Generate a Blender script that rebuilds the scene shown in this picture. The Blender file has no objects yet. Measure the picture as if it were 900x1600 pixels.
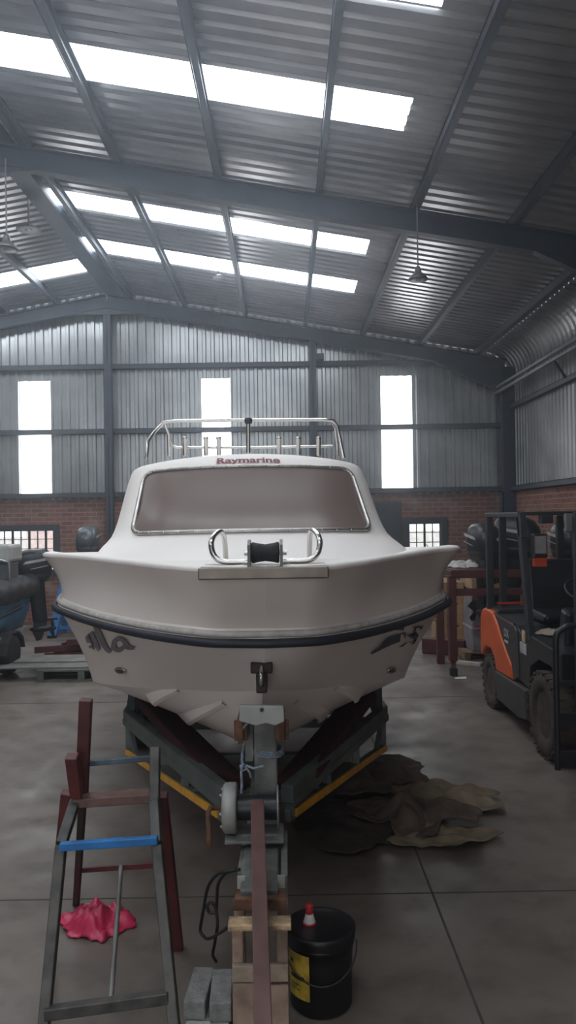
import bpy, math, random
from mathutils import Vector, Matrix, noise

scene = bpy.context.scene
COL = scene.collection
R = math.radians
PI = math.pi
F, VX, VY, H, ROLL = 1200.0, 446.0, 806.0, 2.1, 0.0155


def P(px, py, d):
    """the place in the hall seen at (px, py) when it stands d metres down the hall"""
    dx, dy = px - VX, py - VY
    return Vector(((dx - ROLL * dy) * d / F, d, H - (dy + ROLL * dx) * d / F))


# ------------------------------------------------------------------ materials
MATS = {}


def mat(name, col, rough=0.6, metal=0.0, var=0.12, scale=6.0, bump=0.0, col2=None, detail=4.0, spec=0.5, bscale=None, coat=0.0):
    if name in MATS:
        return MATS[name]
    m = bpy.data.materials.new(name)
    m.use_nodes = True
    nt = m.node_tree
    b = nt.nodes["Principled BSDF"]
    b.inputs["Roughness"].default_value = rough
    b.inputs["Metallic"].default_value = metal
    b.inputs["Specular IOR Level"].default_value = spec
    b.inputs["Coat Weight"].default_value = coat
    tc = nt.nodes.new("ShaderNodeTexCoord")
    n = nt.nodes.new("ShaderNodeTexNoise")
    n.inputs["Scale"].default_value = scale
    n.inputs["Detail"].default_value = detail
    nt.links.new(tc.outputs["Object"], n.inputs["Vector"])
    r = nt.nodes.new("ShaderNodeValToRGB")
    c = col
    if col2 is None:
        lo = [max(0, x * (1 - var)) for x in c]
        hi = [min(1, x * (1 + var)) for x in c]
    else:
        lo, hi = col2, c
    r.color_ramp.elements[0].position = 0.35
    r.color_ramp.elements[1].position = 0.65
    r.color_ramp.elements[0].color = (*lo, 1)
    r.color_ramp.elements[1].color = (*hi, 1)
    nt.links.new(n.outputs["Fac"], r.inputs["Fac"])
    nt.links.new(r.outputs["Color"], b.inputs["Base Color"])
    if bump > 0:
        n2 = nt.nodes.new("ShaderNodeTexNoise")
        n2.inputs["Scale"].default_value = bscale or scale * 4
        n2.inputs["Detail"].default_value = 5
        nt.links.new(tc.outputs["Object"], n2.inputs["Vector"])
        bp = nt.nodes.new("ShaderNodeBump")
        bp.inputs["Strength"].default_value = bump
        bp.inputs["Distance"].default_value = 0.02
        nt.links.new(n2.outputs["Fac"], bp.inputs["Height"])
        nt.links.new(bp.outputs["Normal"], b.inputs["Normal"])
    MATS[name] = m
    return m


def emit(name, col, strength):
    m = bpy.data.materials.new(name)
    m.use_nodes = True
    nt = m.node_tree
    nt.nodes.remove(nt.nodes["Principled BSDF"])
    e = nt.nodes.new("ShaderNodeEmission")
    e.inputs["Color"].default_value = (*col, 1)
    e.inputs["Strength"].default_value = strength
    nt.links.new(e.outputs[0], nt.nodes["Material Output"].inputs["Surface"])
    return m


def brick_mat(name, axis):
    m = bpy.data.materials.new(name)
    m.use_nodes = True
    nt = m.node_tree
    b = nt.nodes["Principled BSDF"]
    b.inputs["Roughness"].default_value = 0.85
    tc = nt.nodes.new("ShaderNodeTexCoord")
    sp = nt.nodes.new("ShaderNodeSeparateXYZ")
    cb = nt.nodes.new("ShaderNodeCombineXYZ")
    nt.links.new(tc.outputs["Object"], sp.inputs[0])
    nt.links.new(sp.outputs[axis], cb.inputs[0])
    nt.links.new(sp.outputs[2], cb.inputs[1])
    br = nt.nodes.new("ShaderNodeTexBrick")
    br.inputs["Scale"].default_value = 1.0
    br.inputs["Brick Width"].default_value = 0.235
    br.inputs["Row Height"].default_value = 0.086
    br.inputs["Mortar Size"].default_value = 0.008
    br.inputs["Color1"].default_value = (0.30, 0.125, 0.085, 1)
    br.inputs["Color2"].default_value = (0.19, 0.075, 0.055, 1)
    br.inputs["Mortar"].default_value = (0.30, 0.25, 0.215, 1)
    nt.links.new(cb.outputs[0], br.inputs["Vector"])
    n = nt.nodes.new("ShaderNodeTexNoise")
    n.inputs["Scale"].default_value = 2.2
    n.inputs["Detail"].default_value = 6
    nt.links.new(cb.outputs[0], n.inputs["Vector"])
    r = nt.nodes.new("ShaderNodeValToRGB")
    r.color_ramp.elements[0].position = 0.56
    r.color_ramp.elements[1].position = 0.75
    r.color_ramp.elements[0].color = (0, 0, 0, 1)
    r.color_ramp.elements[1].color = (0.5, 0.5, 0.5, 1)
    nt.links.new(n.outputs["Fac"], r.inputs[0])
    mx = nt.nodes.new("ShaderNodeMixRGB")
    mx.inputs[2].default_value = (0.42, 0.34, 0.30, 1)
    nt.links.new(r.outputs[0], mx.inputs[0])
    nt.links.new(br.outputs["Color"], mx.inputs[1])
    nt.links.new(mx.outputs[0], b.inputs["Base Color"])
    bp = nt.nodes.new("ShaderNodeBump")
    bp.inputs["Strength"].default_value = 0.5
    bp.inputs["Distance"].default_value = 0.01
    bp.invert = True
    nt.links.new(br.outputs["Fac"], bp.inputs["Height"])
    nt.links.new(bp.outputs[0], b.inputs["Normal"])
    return m


def concrete_floor():
    m = bpy.data.materials.new("concrete_floor")
    m.use_nodes = True
    nt = m.node_tree
    b = nt.nodes["Principled BSDF"]
    tc = nt.nodes.new("ShaderNodeTexCoord")
    def nz(scale, detail=6, rough=0.6):
        n = nt.nodes.new("ShaderNodeTexNoise")
        n.inputs["Scale"].default_value = scale
        n.inputs["Detail"].default_value = detail
        n.inputs["Roughness"].default_value = rough
        nt.links.new(tc.outputs["Object"], n.inputs["Vector"])
        return n
    a = nz(0.7)
    r = nt.nodes.new("ShaderNodeValToRGB")
    r.color_ramp.elements[0].position = 0.3
    r.color_ramp.elements[1].position = 0.7
    r.color_ramp.elements[0].color = (0.127, 0.105, 0.090, 1)
    r.color_ramp.elements[1].color = (0.226, 0.190, 0.166, 1)
    nt.links.new(a.outputs["Fac"], r.inputs[0])
    st = nz(3.1)
    r2 = nt.nodes.new("ShaderNodeValToRGB")
    r2.color_ramp.elements[0].position = 0.36
    r2.color_ramp.elements[1].position = 0.52
    r2.color_ramp.elements[0].color = (0.72, 0.70, 0.68, 1)
    r2.color_ramp.elements[1].color = (1, 1, 1, 1)
    nt.links.new(st.outputs["Fac"], r2.inputs[0])
    mx = nt.nodes.new("ShaderNodeMixRGB")
    mx.blend_type = "MULTIPLY"
    mx.inputs[0].default_value = 1
    nt.links.new(r.outputs[0], mx.inputs[1])
    nt.links.new(r2.outputs[0], mx.inputs[2])
    nt.links.new(mx.outputs[0], b.inputs["Base Color"])
    b.inputs["Specular IOR Level"].default_value = .38
    g = nz(1.6)
    mr = nt.nodes.new("ShaderNodeMapRange")
    mr.inputs["From Min"].default_value = 0.35
    mr.inputs["From Max"].default_value = 0.65
    mr.inputs["To Min"].default_value = 0.32
    mr.inputs["To Max"].default_value = 0.62
    nt.links.new(g.outputs["Fac"], mr.inputs["Value"])
    nt.links.new(mr.outputs[0], b.inputs["Roughness"])
    bn = nz(9)
    bp = nt.nodes.new("ShaderNodeBump")
    bp.inputs["Strength"].default_value = 0.25
    bp.inputs["Distance"].default_value = 0.01
    nt.links.new(bn.outputs["Fac"], bp.inputs["Height"])
    nt.links.new(bp.outputs[0], b.inputs["Normal"])
    return m


def glass_mat():
    m = bpy.data.materials.new("window_glass")
    m.use_nodes = True
    nt = m.node_tree
    nt.nodes.remove(nt.nodes["Principled BSDF"])
    t = nt.nodes.new("ShaderNodeBsdfTransparent")
    t.inputs[0].default_value = (0.93, 0.95, 0.95, 1)
    g = nt.nodes.new("ShaderNodeBsdfGlossy")
    g.inputs["Roughness"].default_value = 0.05
    f = nt.nodes.new("ShaderNodeFresnel")
    mx = nt.nodes.new("ShaderNodeMixShader")
    nt.links.new(f.outputs[0], mx.inputs[0])
    nt.links.new(t.outputs[0], mx.inputs[1])
    nt.links.new(g.outputs[0], mx.inputs[2])
    nt.links.new(mx.outputs[0], nt.nodes["Material Output"].inputs["Surface"])
    return m


# ------------------------------------------------------------------ mesh builder
class MB:
    def __init__(s):
        s.v, s.f, s.sm = [], [], []

    def add(s, verts, faces, smooth=False):
        b = len(s.v)
        s.v += [Vector(v) for v in verts]
        s.f += [tuple(b + i for i in f) for f in faces]
        s.sm += [smooth] * len(faces)
        return s

    def box(s, a, b):
        x0, y0, z0 = (min(a[i], b[i]) for i in range(3))
        x1, y1, z1 = (max(a[i], b[i]) for i in range(3))
        return s.add([(x0, y0, z0), (x1, y0, z0), (x1, y1, z0), (x0, y1, z0), (x0, y0, z1), (x1, y0, z1), (x1, y1, z1), (x0, y1, z1)],
                     [(0, 3, 2, 1), (4, 5, 6, 7), (0, 1, 5, 4), (1, 2, 6, 5), (2, 3, 7, 6), (3, 0, 4, 7)])

    def bar(s, a, b, w, h, up=(0, 0, 1)):
        """rectangular bar from a to b, w wide, h tall (h along up)"""
        a, b = Vector(a), Vector(b)
        d = (b - a).normalized()
        u = Vector(up)
        if abs(d.dot(u)) > 0.98:
            u = Vector((0, 1, 0))
        x = d.cross(u).normalized()
        u = x.cross(d).normalized()
        q = []
        for p in (a, b):
            for i, j in ((-1, -1), (1, -1), (1, 1), (-1, 1)):
                q.append(p + x * (i * w / 2) + u * (j * h / 2))
        return s.add(q, [(3, 2, 1, 0), (4, 5, 6, 7), (0, 1, 5, 4), (1, 2, 6, 5), (2, 3, 7, 6), (3, 0, 4, 7)])

    def tube(s, pts, r, seg=10, closed=False):
        pts = [Vector(p) for p in pts]
        n = len(pts)
        rr = r if isinstance(r, (list, tuple)) else [r] * n
        vs, fs = [], []
        prev = None
        for i, p in enumerate(pts):
            if closed:
                t = (pts[(i + 1) % n] - pts[i - 1]).normalized()
            else:
                t = (pts[min(i + 1, n - 1)] - pts[max(i - 1, 0)]).normalized()
            if prev is None:
                u = Vector((0, 0, 1)) if abs(t.z) < 0.9 else Vector((1, 0, 0))
            else:
                u = prev
            x = t.cross(u).normalized()
            u = x.cross(t).normalized()
            prev = u
            for k in range(seg):
                a = 2 * PI * k / seg
                vs.append(p + (x * math.cos(a) + u * math.sin(a)) * rr[i])
        m = n if closed else n - 1
        for i in range(m):
            for k in range(seg):
                a, b = i * seg + k, i * seg + (k + 1) % seg
                c, d = ((i + 1) % n) * seg + (k + 1) % seg, ((i + 1) % n) * seg + k
                fs.append((a, b, c, d))
        s.add(vs, fs, True)
        if not closed:
            s.add(vs[:seg], [tuple(range(seg - 1, -1, -1))])
            s.add(vs[-seg:], [tuple(range(seg))])
        return s

    def cyl(s, a, b, r, seg=20, r2=None):
        return s.tube([a, b], [r, r if r2 is None else r2], seg)

    def lathe(s, c, prof, seg=28, axis="z"):
        """prof: list of (radius, height) from one end to the other"""
        c = Vector(c)
        vs, fs = [], []
        for r, h in prof:
            for k in range(seg):
                a = 2 * PI * k / seg
                p = (r * math.cos(a), r * math.sin(a), h)
                if axis == "x":
                    p = (h, r * math.cos(a), r * math.sin(a))
                elif axis == "y":
                    p = (r * math.cos(a), h, r * math.sin(a))
                vs.append(c + Vector(p))
        for i in range(len(prof) - 1):
            for k in range(seg):
                fs.append((i * seg + k, i * seg + (k + 1) % seg, (i + 1) * seg + (k + 1) % seg, (i + 1) * seg + k))
        s.add(vs, fs, True)
        s.add(vs[:seg], [tuple(range(seg - 1, -1, -1))])
        s.add(vs[-seg:], [tuple(range(seg))])
        return s

    def prism(s, poly, x0, x1, axis="x"):
        """poly in the two other axes, extruded between x0 and x1"""
        n = len(poly)
        def q(a, p):
            return (a, p[0], p[1]) if axis == "x" else ((p[0], a, p[1]) if axis == "y" else (p[0], p[1], a))
        vs = [q(x0, p) for p in poly] + [q(x1, p) for p in poly]
        fs = [tuple(range(n)), tuple(range(2 * n - 1, n - 1, -1))]
        fs += [(i, n + i, n + (i + 1) % n, (i + 1) % n) for i in range(n)]
        return s.add(vs, fs)

    def grid(s, rows, smooth=True, flip=False):
        n, m = len(rows), len(rows[0])
        vs = [p for r in rows for p in r]
        fs = []
        for i in range(n - 1):
            for j in range(m - 1):
                f = (i * m + j, i * m + j + 1, (i + 1) * m + j + 1, (i + 1) * m + j)
                fs.append(f[::-1] if flip else f)
        return s.add(vs, fs, smooth)

    def ball(s, c, rx, ry=None, rz=None, seg=16, rings=10):
        ry, rz = ry or rx, rz or rx
        c = Vector(c)
        rows = []
        for i in range(rings + 1):
            a = PI * i / rings
            rows.append([c + Vector((rx * math.sin(a) * math.cos(2 * PI * k / seg), ry * math.sin(a) * math.sin(2 * PI * k / seg), rz * math.cos(a))) for k in range(seg + 1)])
        return s.grid(rows, True, True)

    def build(s, name, m, parent=None, bevel=0.0, seg=2, local=False, solid=0.0, sub=0):
        org = ORIGIN.get(parent.name, Vector((0, 0, 0))) if parent and not local else Vector((0, 0, 0))
        me = bpy.data.meshes.new(name)
        me.from_pydata([tuple(v - org) for v in s.v], [], s.f)
        me.polygons.foreach_set("use_smooth", s.sm)
        if m:
            me.materials.append(m)
        me.validate()
        me.update()
        o = bpy.data.objects.new(name, me)
        COL.objects.link(o)
        if parent:
            o.parent = parent
            ORIGIN[o.name] = ORIGIN.get(parent.name, Vector((0, 0, 0)))
        if solid:
            q = o.modifiers.new("solid", "SOLIDIFY")
            q.thickness = solid
            q.offset = 1
        if bevel:
            q = o.modifiers.new("bevel", "BEVEL")
            q.width = bevel
            q.segments = seg
            q.limit_method = "ANGLE"
            q.angle_limit = R(40)
        if sub:
            q = o.modifiers.new("sub", "SUBSURF")
            q.levels = sub
            q.render_levels = sub
        return o


ORIGIN = {}


def tag(o, label, cat, group=None, kind=None):
    o["label"] = label
    o["category"] = cat
    if group:
        o["group"] = group
    if kind:
        o["kind"] = kind
    return o


def thing(name, loc, label, cat, group=None):
    o = bpy.data.objects.new(name, None)
    o.empty_display_size = 0.2
    COL.objects.link(o)
    o.location = loc
    ORIGIN[o.name] = Vector(loc)
    return tag(o, label, cat, group)


def struct(mb, name, m, parent=None, label=None, **k):
    o = mb.build(name, m, parent, **k)
    if not parent:
        o["kind"] = "structure"
        if label:
            o["label"] = label
    return o


def dup(root, loc, label=None, rotz=None, scale=None):
    r = root.copy()
    COL.objects.link(r)
    r.location = loc
    if rotz is not None:
        r.rotation_euler = (0, 0, rotz)
    if scale:
        r.scale = scale
    if label:
        r["label"] = label
    for ch in list(root.children):
        c = ch.copy()
        COL.objects.link(c)
        c.parent = r
        for g in list(ch.children):
            d = g.copy()
            COL.objects.link(d)
            d.parent = c
    return r


def cr(keys, vals, t):
    """smooth (Catmull-Rom, non-uniform) interpolation"""
    n = len(keys)
    if t <= keys[0]:
        return vals[0]
    if t >= keys[-1]:
        return vals[-1]
    i = max(k for k in range(n - 1) if keys[k] <= t)
    h = keys[i + 1] - keys[i]
    def slope(k):
        if k == 0:
            return (vals[1] - vals[0]) / (keys[1] - keys[0])
        if k == n - 1:
            return (vals[-1] - vals[-2]) / (keys[-1] - keys[-2])
        a = (vals[k] - vals[k - 1]) / (keys[k] - keys[k - 1])
        b = (vals[k + 1] - vals[k]) / (keys[k + 1] - keys[k])
        if a * b <= 0:
            return 0.0
        return 2 * a * b / (a + b)
    m0, m1 = slope(i), slope(i + 1)
    u = (t - keys[i]) / h
    return ((2 * u**3 - 3 * u**2 + 1) * vals[i] + (u**3 - 2 * u**2 + u) * h * m0 + (-2 * u**3 + 3 * u**2) * vals[i + 1] + (u**3 - u**2) * h * m1)


def text_mesh(body, size, bold=0.0, shear=0.0, spacing=1.0):
    cu = bpy.data.curves.new("lettering", "FONT")
    cu.body = body
    cu.size = size
    cu.offset = bold
    cu.shear = shear
    cu.space_character = spacing
    cu.align_x = "CENTER"
    cu.resolution_u = 3
    o = bpy.data.objects.new("lettering_source", cu)
    COL.objects.link(o)
    dg = bpy.context.evaluated_depsgraph_get()
    me = bpy.data.meshes.new_from_object(o.evaluated_get(dg))
    bpy.data.objects.remove(o)
    vs = [v.co.copy() for v in me.vertices]
    fs = [tuple(p.vertices) for p in me.polygons]
    bpy.data.meshes.remove(me)
    return vs, fs


def crumple(name, m, c, rx, ry, rot, h, seed, rough=0.5, parent=None, rings=22, seg=64, flat=0.0):
    """a crumpled sheet lying on the ground"""
    mb = MB()
    cx, cy, cz = c
    rows = []
    for i in range(rings + 1):
        u = i / rings
        row = []
        for k in range(seg + 1):
            a = 2 * PI * (k % seg) / seg
            ca, sa = math.cos(a), math.sin(a)
            rad = 1 + 0.55 * noise.noise(Vector((ca * 1.3 + seed, sa * 1.3, seed * 2.1))) + 0.22 * noise.noise(Vector((ca * 4 + seed, sa * 4, 3.3)))
            x, y = u * rad * ca * rx, u * rad * sa * ry
            q = Vector((x * 5 / max(rough, .1) * .5 + seed, y * 5 / max(rough, .1) * .5, seed))
            fold = abs(noise.noise(q)) * 1.6 + abs(noise.noise(q * 2.3)) * 0.7
            z = h * (max(flat, (1 - u ** 2.2)) * (0.35 + fold * 0.9)) + 0.25 * h * u * abs(noise.noise(q * 1.7 + Vector((9, 1, 4))))
            row.append((cx + x * math.cos(rot) - y * math.sin(rot), cy + x * math.sin(rot) + y * math.cos(rot), cz + 0.004 + z))
        rows.append(row)
    mb.grid(rows, True)
    return mb.build(name, m, parent, solid=0.004)


# ------------------------------------------------------------------ palette
M_steel = mat("dark_blue_steel", (0.034, 0.044, 0.070), 0.5, 0.0, 0.15, 3)
M_girt = mat("grey_blue_girt", (0.062, 0.070, 0.088), 0.5, 0.2, 0.12, 3)
M_white = mat("white_gelcoat", (0.80, 0.73, 0.685), 0.34, 0.0, 0.05, 1.6, coat=0.25)
M_cabin = mat("white_cabin_gelcoat", (0.83, 0.775, 0.74), 0.48, 0.0, 0.04, 1.6)
M_black = mat("black_plastic", (0.012, 0.013, 0.016), 0.4, 0.0, 0.2)
M_rubber = mat("black_rubber", (0.014, 0.014, 0.016), 0.7, 0.0, 0.3, 10, bump=0.2)
M_chrome = mat("stainless_steel", (0.62, 0.60, 0.57), 0.22, 1.0, 0.06)
M_galv = mat("galvanised_grey_steel", (0.30, 0.32, 0.32), 0.45, 0.5, 0.15, 8)
M_trail = mat("green_grey_trailer_paint", (0.105, 0.125, 0.12), 0.5, 0.2, 0.2, 6)
M_rust = mat("rusty_steel", (.13, .062, .036), 0.85, 0.1, 0.5, 14, bump=0.3)
M_redox = mat("red_oxide_steel", (0.090, 0.022, 0.020), 0.55, 0.0, 0.25, 7)
M_redox2 = mat("worn_red_oxide_steel", (0.115, 0.056, 0.050), 0.6, 0.0, 0.2, 9)
M_wood = mat("weathered_pallet_wood", (0.30, 0.215, 0.165), 0.85, 0.0, 0.3, 9, bump=0.3)
M_crate = mat("tan_crate_wood", (0.40, 0.255, 0.14), 0.8, 0.0, 0.2, 6, bump=0.2)
M_orange = mat("orange_forklift_paint", (0.62, 0.095, 0.02), 0.4, 0.0, 0.08, 3)
M_blue = mat("blue_paint", (0.03, 0.16, 0.42), 0.5, 0.0, 0.2, 5)
M_yellow = mat("yellow_reflective_tape", (0.75, 0.36, 0.02), 0.35, 0.0, 0.15, 12)

# ------------------------------------------------------------------ the hall
RX, RZ, SL = -3.44, 6.63, 0.176
XR, XL, YB, YF = 4.6, -11.48, 15.3, -4.5


def roof_z(x):
    return RZ - SL * abs(x - RX)


fl = MB().box((XL - .2, YF - .2, -0.2), (XR + .2, YB + .2, 0))
floor = struct(fl, "floor", concrete_floor(), label="grey stained concrete workshop floor")
M_joint = mat("floor_joint_groove", (0.075, 0.068, 0.06), 0.9, 0, .2)
jm = MB()
for y in (4.26, -0.3, 8.8, 13.3):
    jm.box((XL, y - .006, 0), (XR, y + .006, .0012))
for x in (.78, -3.8, -8.3):
    jm.box((x - .006, YF, 0), (x + .006, YB, .0012))
struct(jm, "floor_joint", M_joint, floor)


def sheet_metal(name, c1, c2, rough, metal):
    return mat(name, c1, rough, metal, 0.1, 1.1, bump=0.06, col2=c2, bscale=3)


M_roof = sheet_metal("galvanised_roof_sheet", (0.42, 0.42, 0.43), (0.28, 0.28, 0.29), 0.30, 0.75)
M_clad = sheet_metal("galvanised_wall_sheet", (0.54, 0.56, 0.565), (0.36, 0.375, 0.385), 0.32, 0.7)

PITCH = 0.19


def profile(a0, a1, pitch=PITCH, dep=0.036):
    """rib profile of box-rib sheeting between a0 and a1, in one phase for the whole hall"""
    def h(a):
        f = (a / pitch) % 1.0
        if f < .5:
            return 0.0
        if f < .6:
            return (f - .5) / .1 * dep
        if f < .9:
            return dep
        return (1 - f) / .1 * dep
    xs = {round(a0, 5), round(a1, 5)}
    k = math.floor(a0 / pitch) - 1
    while k * pitch < a1:
        for f in (0, .5, .6, .9):
            q = (k + f) * pitch
            if a0 < q < a1:
                xs.add(round(q, 5))
        k += 1
    return [(x, h(x)) for x in sorted(xs)]


# skylight strips: (y0, y1) ranges on the right slope and the left slope, from x_in to x_out
SKY_R = [(-2.1, -1.5), (1.45, 2.05), (5.03, 5.63), (6.84, 7.42), (10.4, 11.0), (12.17, 12.86)]
SKY_L = [(-0.5, .1), (3.3, 3.9), (6.9, 7.5), (13.32, 14.02)]
SKX_R, SKX_L = 1.2, -8.0


def roof_part(x0, x1, y0, y1):
    pr = profile(y0, y1)
    mb = MB()
    rows = []
    for x in (x0, x1):
        rows.append([(x, y, roof_z(x) + h) for y, h in pr])
    mb.grid(rows, False)
    return mb


def roof_slope(side):
    mb = MB()
    strips = sorted(SKY_R if side > 0 else SKY_L)
    xin = RX
    xs = SKX_R if side > 0 else SKX_L
    xe = 4.05 if side > 0 else XL
    cur = YF
    for a, b in strips:
        for q in (roof_part(xin, xs, cur, a),):
            mb.add(q.v, q.f)
        cur = b
    q = roof_part(xin, xs, cur, YB)
    mb.add(q.v, q.f)
    q = roof_part(xs, xe, YF, YB)
    mb.add(q.v, q.f)
    if side > 0:
        pr = profile(YF, YB)
        rows = []
        # bull-nosed eave: from the roof slope round to the vertical wall
        rr = .56
        zc, xc = roof_z(4.05) - rr * .985, 4.05 - rr * .173
        for k in range(11):
            a = R(80) * (1 - k / 10)
            ux, uz = math.cos(a), math.sin(a)
            rows.append([(xc + (rr + h) * ux, y, zc + (rr + h) * uz) for y, h in pr])
        mb.grid(rows, False)
        roof_slope.xw, roof_slope.zw = xc + rr, zc
    return mb


mbc = roof_slope(1)
q = roof_slope(-1)
mbc.add(q.v, q.f)
mbc.box((RX - .25, YF, RZ + .03), (RX + .25, YB, RZ + .05))
struct(mbc, "ceiling", M_roof, label="grey ribbed metal roof sheeting seen from below", solid=0.004)
XW, ZW = roof_slope.xw, roof_slope.zw

SKYMAT = emit("daylit_translucent_sheet", (0.87, 0.935, 1.0), 9.0)
GABMAT = emit("daylit_gable_sheet", (0.94, 0.97, 1.0), 5.0)
wn = 0


def window_name():
    global wn
    wn += 1
    return "window_%d" % wn


for a, b in SKY_R:
    rows = [[(x, y, roof_z(x) + h) for y, h in profile(a, b, .19, .036)] for x in (RX, SKX_R)]
    struct(MB().grid(rows, False), window_name(), SKYMAT, label="bright translucent skylight strip in the right roof slope")
for a, b in SKY_L:
    rows = [[(x, y, roof_z(x) + h) for y, h in profile(a, b, .19, .036)] for x in (SKX_L, RX - .1)]
    struct(MB().grid(rows, False), window_name(), SKYMAT, label="bright translucent skylight strip in the left roof slope")

# purlins along the hall
tn = 0


def trim_name():
    global tn
    tn += 1
    return "trim_%d" % tn


PUR = [-2.97, -1.92, -.745, .42, 1.54, 2.68, 3.8, -4.4, -5.5, -6.6, -7.7, -8.8, -9.9, -10.9]
for x in PUR:
    s = 1 if x > RX else -1
    z = roof_z(x)
    mb = MB()
    mb.bar((x, YF, z - .075), (x, YB, z - .075), .012, .15, (s * SL, 0, 1))
    mb.bar((x + .03 * s, YF, z - .008 - .03 * SL), (x + .03 * s, YB, z - .008 - .03 * SL), .06, .012, (s * SL, 0, 1))
    mb.bar((x + .03 * s, YF, z - .142 - .03 * SL), (x + .03 * s, YB, z - .142 - .03 * SL), .06, .012, (s * SL, 0, 1))
    struct(mb, trim_name(), M_girt, label="steel roof purlin running the length of the hall")


mb = MB()
mb.box((-3.42, YF, RZ - .16), (-3.40, YB, RZ - .01)).box((-3.16, YF, RZ - .19), (-3.14, YB, RZ - .06)).box((-3.42, YF, RZ - .175), (-3.14, YB, RZ - .16))
struct(mb, trim_name(), M_steel, label="wide steel ridge purlin along the top of the roof")


def ibeam(mb, a, b, depth, w, up):
    a, b, u = Vector(a), Vector(b), Vector(up).normalized()
    mb.bar(a, b, .012, depth, up)
    for s in (-1, 1):
        o = u * (s * (depth / 2 - .008))
        mb.bar(a + o, b + o, w, .016, up)


FRAMES = (15.05, 8.85, 2.45, -3.9)
for y in FRAMES:
    mb = MB()
    for s, xe in ((1, 4.35), (-1, XL + .2)):
        n = Vector((s * SL, 0, 1)).normalized()
        za, zb = roof_z(RX) - .15 - .135, roof_z(xe) - .15 - .135
        ibeam(mb, (RX, y, za), (xe, y, zb), .26, .14, n)
        # haunch under the eave and stiffener under the ridge
        x1 = xe - s * 1.5
        mb.prism([(xe, zb - .1), (x1, roof_z(x1) - .4), (xe, zb - .55)], y - .06, y + .06, "y")
        x2 = RX + s * .7
        mb.prism([(RX, za - .1), (x2, roof_z(x2) - .4), (RX, za - .26)], y - .05, y + .05, "y")
    struct(mb, trim_name(), M_steel, label="dark steel portal rafter across the hall")
    for xe in (4.42, XL + .2):
        mb = MB()
        ibeam(mb, (xe, y, 0.0), (xe, y, roof_z(xe) - .3), .30, .15, (1, 0, 0))
        if y > 15:
            mb.box((xe - .15, y - .08, 0), (xe + .15, y - .07, roof_z(xe) - .3))
        struct(mb, trim_name(), M_steel, label="dark blue steel portal column against the side wall")

# ---- back wall: brick to 2.55, sheeting above, with openings
ZB = 2.55
BR_B, BR_R = brick_mat("red_brick_back", 0), brick_mat("red_brick_side", 1)
W1 = (-6.9, -4.50, .98, 2.0)
W2 = (2.33, 3.22, .98, 2.02)
D1 = (1.5, 2.31, 0, 2.36)


def wall_with_holes(x0, x1, z0, z1, holes, y0, y1):
    mb = MB()
    xs = sorted(set([x0, x1] + [h[0] for h in holes] + [h[1] for h in holes]))
    zs = sorted(set([z0, z1] + [h[2] for h in holes] + [h[3] for h in holes]))
    zs = [z for z in zs if z0 <= z <= z1]
    for i in range(len(xs) - 1):
        for j in range(len(zs) - 1):
            cx, cz = (xs[i] + xs[i + 1]) / 2, (zs[j] + zs[j + 1]) / 2
            if any(h[0] < cx < h[1] and h[2] < cz < h[3] for h in holes):
                continue
            mb.box((xs[i], y0, zs[j]), (xs[i + 1], y1, zs[j + 1]))
    return mb


struct(wall_with_holes(XL, XR, 0, ZB, [W1, W2, D1], YB, YB + .22), "wall_back", BR_B, label="red brick lower part of the end wall")
GAB = [(-5.26, -4.64), (-1.64, -1.06), (1.94, 2.56)]
GZ0, GZ1 = ZB, 4.86


def cladding_back():
    mb = MB()
    cuts = [XL] + [v for g in GAB for v in g] + [XW]
    for i in range(len(cuts) - 1):
        a, b = cuts[i], cuts[i + 1]
        lo = ZB - .05
        if i % 2 == 1:
            lo = GZ1
        pr = profile(a, b, .17, .038)
        if a < RX < b:
            pr = sorted(pr + [(RX, .02)])
        mb.grid([[(x, YB - .01 + .04 - h, z0) for x, h in pr] for z0 in (lo,)] + [[(x, YB + .03 - h, roof_z(x) + .06) for x, h in pr]], False)
    return mb


struct(cladding_back(), "wall_back_cladding", M_clad, label="ribbed metal sheeting on the upper end wall", solid=.003)
for a, b in GAB:
    pr = profile(a, b, .17, .02)
    struct(MB().grid([[(x, YB + .03 - h, z) for x, h in pr] for z in (GZ0, GZ1)], False), window_name(), GABMAT, label="tall bright translucent panel in the end wall sheeting")
# girts and posts of the back wall
for z in (2.57, 3.83, 5.11):
    mb = MB()
    mb.box((XL + .1, YB - .10, z - .05), (4.3, YB - .09, z + .05))
    mb.box((XL + .1, YB - .10, z + .04), (4.3, YB - .01, z + .05))
    mb.box((XL + .1, YB - .10, z - .05), (4.3, YB - .01, z - .04))
    struct(mb, trim_name(), M_girt, label="horizontal steel girt on the end wall")
for x in (RX, .58, -7.46):
    mb = MB()
    ibeam(mb, (x, YB - .2, 0), (x, YB - .2, roof_z(x) - .4), .17, .13, (0, 1, 0))
    struct(mb, trim_name(), M_girt, label="steel gable post standing against the end wall")
mb = MB().box((.62, YB - .3, 5.15), (.8, YB - .12, 5.27))
struct(mb, trim_name(), M_girt, label="short steel bracket on the gable post")

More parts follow.
